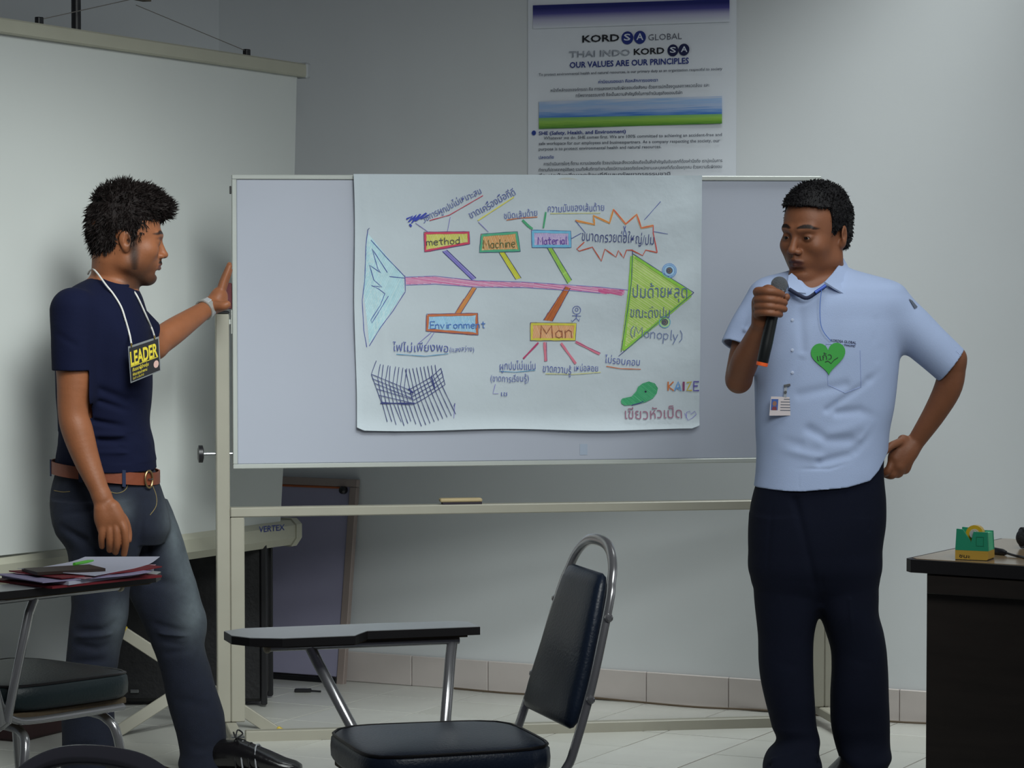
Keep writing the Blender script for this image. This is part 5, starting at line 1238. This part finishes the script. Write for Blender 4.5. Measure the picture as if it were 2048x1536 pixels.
for a in ((1640, 985, 1645, 1180, .006, .003), (1688, 985, 1690, 1100, .005, .0025), (1545, 990, 1530, 1180, .006, .003), (1590, 1000, 1640, 1210, .012, .005), (1560, 1200, 1575, 1480, .006, -.003), (1700, 1200, 1722, 1500, .006, -.003), (1750, 985, 1740, 1060, .004, .003), (1528, 1320, 1590, 1335, .012, .003),
  (1535, 1496, 1632, 1490, .009, .006, (1580, 1505)), (1525, 1515, 1635, 1512, .007, -.004, (1580, 1524)), (1530, 1532, 1636, 1527, .006, .005), (1680, 1505, 1778, 1500, .009, .004, (1730, 1515)), (1670, 1310, 1740, 1330, .012, .003), (1600, 1280, 1620, 1310, .01, .003)): CR(*a, fy=-.11)
S.noise(.0016, 20, 9)
Vt, Ft = S.mesh(); del S, G
np_mesh('trousers', Vt, Ft, mat('navy_trousers', (10, 15, 32), .9, var=.08, vscale=9, bump=.1, bscale=400, spec=.2), man)
# shoes
def shoe(name, heel, yaw, L, m, parent, wd=.047, ht=.062):
    f = Vector((math.cos(yaw), math.sin(yaw), 0)); l = Vector((-f.y, f.x, 0)); o = Vector((heel.x, heel.y, 0)); n = 22
    def sec(x, w, h, zb, z0=.012):
        r = []
        for k in range(n):
            a = 2*PI*k/n; c, s_ = math.cos(a), math.sin(a); e = 2.6; rr = (abs(c)**e+abs(s_)**e)**(-1/e)
            r.append(o+f*(x*L)+l*(c*rr*w)+Z*(z0+zb+(h-zb)*.5*(1+s_*rr)))
        return r
    secs = [(.0, .012, .055, .01), (.02, .024, .078, 0), (.08, .033, .085, 0), (.22, .036, .088, 0), (.38, .038, ht+.018, 0), (.52, .042, ht+.004, 0), (.68, wd, ht-.014, 0), (.82, wd, .040, 0), (.93, wd*.8, .032, 0), (.985, wd*.5, .024, .002), (1.0, .01, .015, .006)]
    rs = [sec(*q) for q in secs]; b = MB()
    b.add([p for r in rs for p in r], [(i*n+k, i*n+(k+1) % n, (i+1)*n+(k+1) % n, (i+1)*n+k) for i in range(len(rs)-1) for k in range(n)]+[tuple(range(n)), tuple(range((len(rs)-1)*n, len(rs)*n))])
    s_ = b.build(name, m, parent, smooth=True, angle=70)
    b = MB(); pl = [(x*L, w*1.06+.001) for x, w, h, zb in secs]; poly = [(x, w) for x, w in pl]+[(x, -w) for x, w in pl[::-1]]
    b.prism(poly, lambda u, v, oo: o+f*u+l*v+Z*oo, .0005, .014); b.build('sole', M['edge'], s_, smooth=True)
    return s_, o, f, l, L
blk = mat('black_leather', (14, 13, 15), .25, coat=.4, bump=.1)
shoe('shoe', P(1592, 1565, Y1+.08), math.radians(-104), .26, blk, man); shoe('shoe', P(1735, 1565, Y1+.07), math.radians(-118), .27, blk, man)
# microphone in his hand
ma = Vector(Q(1524, 729, MIC)); mb_ = Vector(Q(1556, 582, MIC)); md = (mb_-ma).normalized(); Lm = (mb_-ma).length
mic = thing('microphone', ma, 'black microphone with orange end held by the man in light blue shirt', 'microphone')
b = MB(); b.lathe([(.0140, .004), (.0158, .008), (.0165, Lm*.3), (.0155, Lm*.6), (.0165, Lm*.9), (.0185, Lm*.97), (.019, Lm)], ma, tuple(md), 22); b.build('handle', mat('mic_black', (16, 20, 22), .4), mic, smooth=True, angle=50)
b = MB(); b.lathe([(.0125, -.004), (.0158, -.003), (.0162, .006), (.014, .0062)], ma, tuple(md), 22); b.build('orange_ring', mat('orange_plastic', (236, 96, 40), .4), mic, smooth=True, angle=40)
b = MB(); b.lathe([(.0195, Lm), (.0225, Lm+.002), (.0225, Lm+.006), (.0195, Lm+.008)], ma, tuple(md), 22); b.build('collar_ring', M['steel'], mic, smooth=True, angle=40)
b = MB(); b.lathe([(.020, -.012), (.0228, 0)]+lathe_sphere(.0232, 8, 1.0, 0)[1:], mb_+md*.016, tuple(md), 24); b.build('grille', mat('mesh_grille', (112, 116, 122), .45, .5, bump=.8, bscale=500), mic, smooth=True, angle=60)

# ------------------------------------------------------------------ left man
Y2 = 8.60
def Q(px, py, dy=0): return np.array(list(P(px, py, Y2+dy)))
man2 = thing('person', (P(250, 1558, Y2).x, Y2, 0), 'man in navy t-shirt and jeans in profile, one hand on the whiteboard edge', 'person')
TORSO2 = [pr(548, 196, 250, Y2, .045, .0), pr(560, 172, 266, Y2, .075), pr(574, 146, 274, Y2, .105), pr(590, 130, 282, Y2, .135), pr(615, 118, 290, Y2, .155), pr(650, 112, 299, Y2, .165), pr(700, 112, 304, Y2, .165), pr(756, 113, 304, Y2, .158), pr(800, 115, 303, Y2, .15),
 pr(844, 118, 299, Y2, .145), pr(885, 118, 306, Y2, .145), pr(915, 114, 311, Y2, .148), pr(938, 111, 313, Y2, .15)]
HD2 = Head(Q(253, 479, -.01), math.radians(14), .10, 0, .985, .96)
S = SDF(Q(92, 340, 0)+np.array([0, -.30, -1.12]), Q(470, 340, 0)+np.array([0, .62, .02]), RES)
S.stack(TORSO2, .02, shrink=.012)
S.stack([pr(900, 122, 300, Y2, .13), pr(1000, 120, 310, Y2, .13), pr(1080, 135, 300, Y2, .12)], .02)
build_head(S, HD2, .0)
S.chain([(HD2.w(-.035, 0, -.055), .056), (Q(222, 560, .0), .058), (Q(212, 600, 0), .075)], .025)
S.cone(HD2.w(.0, 0, -.08), Q(238, 585, -.01), .034, .048, .03)
# near arm hanging
S.chain([(Q(150, 628, -.145), .048), (Q(147, 700, -.165), .050), (Q(148, 760, -.17), .047), (Q(146, 825, -.175), .041), (Q(155, 862, -.18), .0425), (Q(172, 915, -.19), .036), (Q(190, 960, -.205), .029), (Q(205, 996, -.215), .0245)], .02)
S.cone(Q(204, 994, -.215), Q(214, 1030, -.222), .0245, .026, .012, sq=((0, 1, 0), .75)); S.ell(Q(219, 1036, -.222), (.040, .021, .036), None, .015)
S.cone(Q(204, 1020, -.222), Q(205, 1058, -.225), .020, .0145, .012); S.cone(Q(226, 1015, -.222), Q(246, 1054, -.225), .02, .0145, .012)
for k_, ts in enumerate((((205, 1060), (203, 1078), (204, 1093)), ((219, 1063), (219, 1085), (219, 1100)), ((233, 1063), (234, 1088), (231, 1104)), ((248, 1058), (251, 1084), (248, 1108)))):
    r = (.0092, .0098, .0105, .0104)[k_]
    S.chain([(Q(ts[0][0]*.7+219*.3, 1040, -.224), r+.002), (Q(*ts[0], -.232), r+.0012), (Q(*ts[1], -.228), r), (Q(*ts[2], -.212), r*.85)], .003)
S.chain([(Q(228, 1018, -.20), .014), (Q(248, 1040, -.185), .0125), (Q(256, 1064, -.18), .011), (Q(257, 1080, -.185), .009)], .008)
# far arm to the board
S.chain([(Q(245, 625, .15), .050), (Q(285, 670, .21), .045), (Q(308, 692, .25), .040)], .02)
S.chain([(Q(308, 690, .25), .040), (Q(345, 664, .31), .0385), (Q(380, 640, .38), .032), (Q(411, 619, .44), .0255), (Q(418, 614, .455), .0255)], .012)
S.cone(Q(418, 614, .455), Q(440, 592, .49), .0255, .021, .012, sq=((.5, .75, .2), .8)); S.ell(Q(438, 598, .485), (.024, .030, .034), None, .014)
S.cone(Q(425, 614, .46), Q(450, 612, .475), .018, .013, .012)
for i, (dx, dy_, ln) in enumerate(((0, 0, 1.0), (-1.5, .020, 1.06), (-1, .040, 1.0), (2, .058, .85))):
    b0 = (440+dx, 588, .478+dy_)
    S.chain([(Q(*b0), .0125), (Q(448+dx, 588-26*ln, .482+dy_), .0100), (Q(455+dx*.6, 588-44*ln, .486+dy_), .0088), (Q(459.5+dx*.4, 588-56*ln, .49+dy_), .0072)], .004)
S.chain([(Q(432, 612, .44), .0145), (Q(446, 612, .425), .013), (Q(454, 609, .425), .0115)], .006)
Vb, Fb = S.mesh(); del S
SK2 = lc(138, 86, 57); col = head_tint(HD2, Vb, SK2, lc(92, 52, 46), lc(20, 14, 13), 1.0, lc(30, 22, 19))
np_mesh('body', Vb, Fb, mat('skin_tan', (150, 100, 74), .5, spec=.32, attr='tint', var=.07, vscale=30, bump=.06, bscale=180), man2, col); eyes(HD2, man2)
def cut2(x, y, z, ys):
    a = np.minimum(x-(.040-.10*np.clip(.03-z, 0, .1)), .066-.2*np.clip(y-.03, 0, .05)-z)
    sb = np.minimum(-.022-z, x+.2)                                           # below the sideburn
    nape = -.070-z+.20*(x+.09)
    ear = np.where(y > .060, np.minimum(np.minimum(.026-z, .022-np.abs(x+.018)), z+.2), -1)
    behind = np.minimum(np.minimum(-.018-z+.0*x, x+.062), .2)
    return np.maximum(np.maximum(np.maximum(a, ear), np.maximum(np.where(x > -.02, sb, -1), nape)), np.where(x > -.07, np.minimum(-.02-z-.45*(-.02-x), x+.075), -1))
hairm2 = mat('dark_brown_hair', (22, 15, 14), .65, spec=.2, var=.35, vscale=80, bump=.6, bscale=110)
hair_mesh(HD2, 'hair', [((-.016, 0, .048), (.098, .083, .098)), ((.004, 0, .092), (.086, .068, .074)), ((.055, 0, .108), (.052, .056, .042)), ((.092, .0, .097), (.030, .044, .024)), ((-.048, 0, .0), (.054, .070, .066)), ((-.035, 0, .112), (.056, .058, .044))],
  cut2, man2, hairm2, (-.15, -.11, -.12), (.15, .11, .20), .0026, .0045, 95, 6500, .017, 11, lambda x, y, z: ((.55, 0, .12) if z > .07 and x > 0 else ((.1, 0, .2) if z > .1 else (-.05, 0, -.6))))
# t-shirt
S = SDF(Q(88, 530, 0)+np.array([0, -.30, -.62]), Q(345, 530, 0)+np.array([0, .34, .02]), RES)
S.stack(TORSO2, .02)
S.chain([(Q(148, 622, -.145), .066), (Q(146, 680, -.162), .061), (Q(146, 735, -.17), .0575), (Q(147, 790, -.175), .0575)], .035)
S.chain([(Q(235, 625, .14), .062), (Q(272, 658, .19), .058), (Q(300, 684, .23), .055)], .035)
nn_ = np.array([.02, 0, -1.0]); S.plane_cut(Q(146, 740, -.17), nn_, Q(88, 840, -.3), Q(186, 720, -.105))
n3 = np.array([.7, .5, -.45]); n3 /= np.linalg.norm(n3); S.plane_cut(Q(300, 672, .22), n3, Q(270, 760, .15), Q(360, 600, .34))
S.cone(Q(146, 728, -.17), Q(147, 800, -.175), .052, .0525, .003, 's')
# neck opening
S.cone(Q(232, 566, -.02), Q(226, 540, -.01), .060, .066, .006, 's')
def CR2(x0, y0, x1, y1, w, dep, bend=None, fy=-.14): S.crease(Q(x0, y0, fy), Q(x1, y1, fy), w, dep*1.7, None if bend is None else Q(bend[0], bend[1], fy))
for a in ((190, 842, 302, 862, .008, .005, (240, 852)), (195, 800, 298, 838, .009, .004), (200, 880, 308, 890, .008, .005), (196, 905, 312, 905, .006, -.003), (190, 870, 300, 872, .008, -.004), (185, 770, 250, 800, .012, .004), (235, 600, 275, 760, .012, .003), (196, 640, 190, 740, .012, .004), (118, 870, 125, 900, .006, .004), (112, 888, 124, 893, .005, -.005),
 (240, 895, 310, 915, .006, .004), (105, 700, 150, 690, .01, .003)): CR2(*a)
CR2(100, 660, 150, 690, .010, .0015, fy=-.22)
S.noise(.0016, 26, 13); S.noise(.0018, 34, 14, Q(88, 935, -.3), Q(345, 850, .3), (1, 1, 2.2))
Vs, Fs_ = S.mesh(); del S
tsh = mat('navy_tshirt', (9, 15, 42), .9, var=.06, vscale=10, bump=.12, bscale=380, spec=.2)
shirt2 = np_mesh('t_shirt', Vs, Fs_, tsh, man2)
FP2 = FaceProj(shirt2)
b = MB(); b.tube([Q(232+32*math.cos(a)-3, 561+9*math.sin(a)+5*math.cos(a)*1.6, -.02-.062*math.sin(a)) for a in [2*PI*i/28 for i in range(28)]], .0058, 8, closed=True, flat=.7); b.build('neckband', tsh, shirt2, smooth=True)
# belt and jeans
S = SDF(Q(85, 915, 0)+np.array([0, -.30, -.93]), Q(475, 915, 0)+np.array([0, .34, .02]), .003)
S.stack([pr(925, 118, 306, Y2, .128), pr(950, 110, 312, Y2, .132), pr(980, 103, 322, Y2, .14), pr(1029, 103, 336, Y2, .145), pr(1060, 112, 340, Y2, .14), pr(1085, 130, 330, Y2, .12)], .02, ex=2.4)
A_ = -.075; B_ = .075
def pj(py, xl, xr, dy, ry): return pr(py, xl, xr, Y2+dy, ry)
S.stack([pj(1000, 104, 288, A_+.01, .085), pj(1040, 106, 290, A_, .088), pj(1067, 113, 288, A_, .088), pj(1093, 131, 284, A_, .086), pj(1129, 138, 272, A_, .084), pj(1188, 142, 259, A_, .08), pj(1232, 143, 256, A_, .078), pj(1262, 139, 250, A_, .077), pj(1290, 135, 242, A_, .075), pj(1330, 131, 236, A_, .073), pj(1370, 127, 228, A_, .072), pj(1437, 125, 228, A_, .070), pj(1500, 124, 234, A_, .070), pj(1536, 122, 240, A_, .072), pj(1556, 124, 240, A_, .072)], .01)
S.stack([pj(1000, 190, 334, B_, .085), pj(1061, 215, 360, B_, .086), pj(1110, 232, 375, B_, .085), pj(1161, 246, 390, B_, .083), pj(1200, 264, 401, B_, .08), pj(1232, 280, 411, B_, .078), pj(1264, 294, 412, B_, .076), pj(1290, 304, 410, B_, .074), pj(1325, 316, 417, B_, .07), pj(1358, 326, 426, B_, .069), pj(1396, 334, 438, B_, .068), pj(1431, 343, 448, B_, .067), pj(1472, 354, 453, B_, .067), pj(1505, 360, 451, B_, .068), pj(1534, 358, 455, B_, .070), pj(1541, 362, 450, B_, .070)], .01)
for a in ((150, 1262, 245, 1240, .010, .006, (205, 1262)), (148, 1290, 238, 1284, .009, .005, (195, 1298)), (140, 1275, 236, 1268, .008, -.004), (150, 1325, 222, 1322, .010, .005), (140, 1400, 215, 1392, .012, .003), (145, 1495, 225, 1488, .010, .004), (120, 1055, 170, 1080, .010, .006), (118, 1030, 190, 1020, .008, .003), (160, 1080, 230, 1120, .014, .004)): CR2(*a, fy=-.155)
for a in ((310, 1250, 410, 1266, .008, .006, (360, 1262)), (318, 1282, 410, 1285, .008, .005, (365, 1292)), (310, 1268, 411, 1275, .007, -.005), (330, 1310, 408, 1296, .010, .006), (300, 1160, 385, 1180, .016, .004), (290, 1020, 300, 1160, .009, .004), (258, 1020, 300, 1000, .009, .004), (345, 1400, 440, 1420, .014, .003), (362, 1490, 448, 1478, .009, .006, (405, 1500)), (362, 1515, 450, 1505, .008, -.004), (268, 1150, 262, 1230, .012, .004)): CR2(*a, fy=-.01)
CR2(288, 985, 258, 1230, .012, .010, (275, 1080), fy=-.13)
S.noise(.0022, 24, 21); S.noise(.001, 70, 22)
Vt, Ft = S.mesh(); del S
# denim with its worn pale areas
pxs = 1024+F*Vt[:, 0]/Vt[:, 1]; pys = HOR+(CAMH-Vt[:, 2])*F/Vt[:, 1]
base = np.tile(lc(10, 18, 37), (len(Vt), 1)); fade = lc(98, 104, 98); fade2 = lc(60, 74, 98)
def blob(cx, cy, rx, ry, a=0):
    ca, sa = math.cos(a), math.sin(a); dx = pxs-cx; dy = pys-cy; return np.exp(-(((dx*ca+dy*sa)/rx)**2+((-dx*sa+dy*ca)/ry)**2))
rs_ = np.random.RandomState(4); nz = sum(np.sin(Vt@(rs_.normal(size=3)*60)+rs_.rand()*6) for _ in range(5))/5
f_ = np.clip(blob(375, 1160, 34, 110, -.18)*.75+blob(385, 1245, 34, 40)*.6+blob(232, 1250, 26, 60)*.62+blob(238, 1020, 26, 26)*.55+blob(345, 1050, 22, 60, -.2)*.5+blob(440, 1450, 12, 60, -.2)*.0, 0, 1)*(1+.35*nz)
colj = base*(1-np.clip(f_, 0, 1)[:, None])+(fade*.55+fade2*.45)*np.clip(f_, 0, 1)[:, None]
jeans = np_mesh('jeans', Vt, Ft, mat('denim', (30, 44, 74), .9, attr='tint', var=.14, vscale=60, bump=.25, bscale=500), man2, colj)
FJ = FaceProj(jeans)
thr = mat('denim_thread', (128, 112, 70), .8)
for ln in ([(205, 972), (222, 984), (238, 986), (252, 978), (257, 962)], [(302, 965), (312, 990), (312, 1012), (300, 1030)], [(108, 981), (125, 984), (140, 983)]):
    cv = [v for v in catmull([(x, y, 0) for x, y in ln], 5)]; pts = [FJ(v.x, v.y, .0004) for v in cv]
    b = MB(); b.tube(pts, .0010, 5); b.build('seam', thr, jeans)
beltm = mat('tan_leather', (118, 58, 34), .5, var=.12, vscale=12, bump=.1)
def bel(a, z_, o_=0):
    k = (pxa+pxb)/2; c = Q(k, 943, 0); rx = (pxb-pxa)/2*Y2/F+.006+o_; ry = .142+o_; ex = 2.4; c_, s_ = math.cos(a), math.sin(a); rr = (abs(c_)**ex+abs(s_)**ex)**(-1/ex)
    return Vector((c[0]+c_*rr*rx, c[1]+s_*rr*ry, c[2]+z_-.030*((c_*rr)+0)*.55))
pxa, pxb = 110, 312
b = MB(); n = 64; vs = []; 
for i in range(n):
    a = 2*PI*i/n
    for (z_, o_) in ((-.017, 0), (-.017, .004), (.017, .004), (.017, 0)): vs.append(bel(a, z_, o_))
b.add(vs, [(i*4+j, i*4+(j+1) % 4, ((i+1) % n)*4+(j+1) % 4, ((i+1) % n)*4+j) for i in range(n) for j in range(4)]); belt = b.build('belt', beltm, man2, smooth=True, angle=50)
b = MB(); ba = -.62
pts = [bel(ba+.10*math.cos(t), .0235*math.sin(t), .008) for t in [2*PI*i/24 for i in range(24)]]; b.tube(pts, .0028, 8, closed=True); b.build('buckle', mat('brass', (150, 128, 92), .35, .9), belt, smooth=True)
b = MB(); b.tube([bel(ba-.02, .0, .0075), bel(ba+.10, .0, .0095)], .0018, 6); b.build('buckle_pin', M['steel'], belt)
for a in (-1.12, -1.9, -2.75):
    b = MB(); b.add([bel(a-.03, -.024, .003), bel(a+.03, -.024, .003), bel(a+.03, .022, .003), bel(a-.03, .022, .003), bel(a-.03, -.024, .0065), bel(a+.03, -.024, .0065), bel(a+.03, .022, .0065), bel(a-.03, .022, .0065)], [(0, 1, 2, 3), (4, 5, 6, 7), (0, 1, 5, 4), (2, 3, 7, 6), (1, 2, 6, 5), (0, 3, 7, 4)]); b.build('belt_loop', mat('denim_loop', (28, 40, 68), .9), jeans)
# shoes: dark leather with pale stripes and laces
hl = P(398, 1552, Y2+.06)
sh, o_, f_d, l_d, L_ = shoe('shoe', Vector((hl.x, hl.y, 0)), math.radians(-12), .30, blk, man2, .048, .072)
stripe = mat('grey_stripe', (150, 152, 156), .35); lace = mat('black_lace', (20, 20, 22), .7)
for i in range(4):
    x = .40+.07*i; b = MB(); pts = []
    for t in range(9):
        a = -.15+(.15+PI)*t/8; h = .075+.012-.055*(x-.38); w = .040+.008*(x-.4)/.2
        pts.append(o_+f_d*(x*L_-.012*math.sin(a))-l_d*(math.cos(a)*w)+Z*(.014+h*max(0, math.sin(a))**.75))
    b.tube(pts, .0024, 6); b.build('stripe', stripe if i % 2 else lace, sh)
b = MB(); tpv = o_+f_d*(.36*L_)+Z*.105
for s1 in (1, -1): b.tube(catmull([tpv, tpv+l_d*.02*s1+Z*.018, tpv+l_d*.035*s1+Z*.006+f_d*.01, tpv+f_d*.006], 4), .0022, 6); b.tube([tpv, tpv+l_d*.028*s1+f_d*.02-Z*.012], .0022, 6)
b.build('laces', lace, sh)
h2 = P(160, 1571, Y2+A_); shoe('shoe', Vector((h2.x, h2.y, 0)), math.radians(-14), .29, blk, man2, .048, .072)
# steel watch
wc0 = Vector(Q(410, 619, .44)); wdr = (Vector(Q(418, 614, .455))-Vector(Q(380, 640, .38))).normalized()
wx = wdr.orthogonal().normalized(); wy = wdr.cross(wx); wat = None
b = MB(); vs = []; n = 30
for i in range(n):
    a = 2*PI*i/n
    for h, r in ((-.011, .0272), (-.011, .0312), (.011, .0300), (.011, .0262)): vs.append(wc0+wdr*(h+.004)+(wx*math.cos(a)+wy*math.sin(a))*r)
b.add(vs, [(i*4+j, i*4+(j+1) % 4, ((i+1) % n)*4+(j+1) % 4, ((i+1) % n)*4+j) for i in range(n) for j in range(4)]); wat = b.build('watch', mat('watch_steel', (176, 176, 172), .35, .45), man2, smooth=True, angle=40)
fd = Vector((-.15, -.85, .35)); fd = (fd-wdr*fd.dot(wdr)).normalized(); sdv = wdr.cross(fd)
b = MB(); b.box(wc0+wdr*.004+fd*.0318, (.010, .009, .0028), (wdr, sdv, fd), .0015); b.build('clasp', mat('bright_silver', (225, 228, 230), .25, .6), wat)
# lanyard and badge
bc = Vector(Q(289, 719, -.175)); bu = Vector(((60), 0, 20.0)); bu = Vector((.93, .16, .30)).normalized(); bv = Vector((-.06, .0, 1)); bv = (bv-bu*bv.dot(bu)*.8).normalized(); bn = bu.cross(bv).normalized(); bn = bn if bn.y < 0 else -bn
bp0 = Plane(bc, (1, .14, 0)); bp0.n = Vector((.14, -1, .02)).normalized()
def bj(px, py, o=0): 
    d = ray(px, py); t = (bp0.o-C0).dot(bp0.n)/d.dot(bp0.n); return C0+d*t+bp0.n*o
bad = thing('badge', bc, 'black and yellow LEADER badge on a white neck cord worn over the navy t-shirt', 'badge')
cnr = [(257, 695), (317, 675), (321, 741), (262, 765)]
def bbl(s, t, o=0):    # s right, t up
    x = (cnr[3][0]*(1-s)+cnr[2][0]*s)*(1-t)+(cnr[0][0]*(1-s)+cnr[1][0]*s)*t; y = (cnr[3][1]*(1-s)+cnr[2][1]*s)*(1-t)+(cnr[0][1]*(1-s)+cnr[1][1]*s)*t; return bj(x, y, o)
def bq(name, s0, s1, t0, t1, o0, o1, m):
    b = MB(); vs = [bbl(s, t, o) for o in (o0, o1) for s, t in ((s0, t0), (s1, t0), (s1, t1), (s0, t1))]
    b.add(vs, [(0, 1, 2, 3), (4, 5, 6, 7), (0, 1, 5, 4), (1, 2, 6, 5), (2, 3, 7, 6), (3, 0, 4, 7)]); return b.build(name, m, bad)
bq('plastic_sleeve', -.015, 1.015, -.015, 1.03, -.001, .0004, mat('sleeve_plastic', (120, 124, 126), .25)); bq('card', .015, .985, .02, .97, .0005, .001, mat('badge_black', (20, 20, 26), .4))
yl = mat('badge_yellow', (206, 188, 44), .5)
place_text('lettering', 'LEADER', lambda x, y, o: bbl(x, y, o), (.035, .47), (.945, .47), .40, yl, bad, bold=.03, off=.0014)
bq('yellow_line', .03, .95, .425, .445, .001, .0014, yl)
place_text('lettering', 'สัมมนาผู้นำกลุ่ม', lambda x, y, o: bbl(x, y, o), (.08, .29), (.62, .29), .09, yl, bad, bold=.02, off=.0014)
place_text('lettering', 'พัฒนาคุณภาพงาน', lambda x, y, o: bbl(x, y, o), (.08, .16), (.56, .16), .08, yl, bad, bold=.01, off=.0014)
place_text('lettering', 'รุ่นที่ ๑ ประจำปี', lambda x, y, o: bbl(x, y, o), (.08, .06), (.44, .06), .06, yl, bad, bold=.0, off=.0014)
b = MB(); b.add([bbl(.87+.085*math.cos(a), .24+.11*math.sin(a), .0015) for a in [2*PI*i/20 for i in range(20)]], [tuple(range(20))]); b.build('round_emblem', mat('emblem_pink', (196, 160, 150), .5), bad, fix=False)
crd = mat('white_cord', (206, 204, 200), .7)
def nearp(px, py, o=.004): return FP2(px, py, o)
c1_ = [Vector(Q(186, 537, -.03)), Vector(Q(196, 548, -.075)), Vector(Q(212, 570, -.115))]+[nearp(x, y) for x, y in ((226, 590), (241, 614), (250, 640), (258, 668))]+[bbl(.10, 1.08, .002)]
b = MB(); b.tube(catmull(c1_, 5), .0026, 7); b.build('cord', crd, bad, smooth=True)
c2__ = [Vector(Q(264, 578, -.03)), nearp(271, 592), nearp(282, 615), nearp(293, 640), nearp(301, 658), bbl(.87, 1.07, .002)]
b = MB(); b.tube(catmull(c2__, 5), .0026, 7); b.build('cord', crd, bad, smooth=True)
b = MB(); b.tube(catmull([Q(187, 537, -.03), Q(180, 541, .0), Q(176, 548, .04)], 5), .0026, 7); b.build('cord', crd, bad, smooth=True)
for s in (.10, .87):
    b = MB(); b.tube([bbl(s, 1.10, .002), bbl(s, .99, .002)], .0022, 6); b.build('hook', mat('gold_hook', (176, 148, 70), .3, .8), bad)
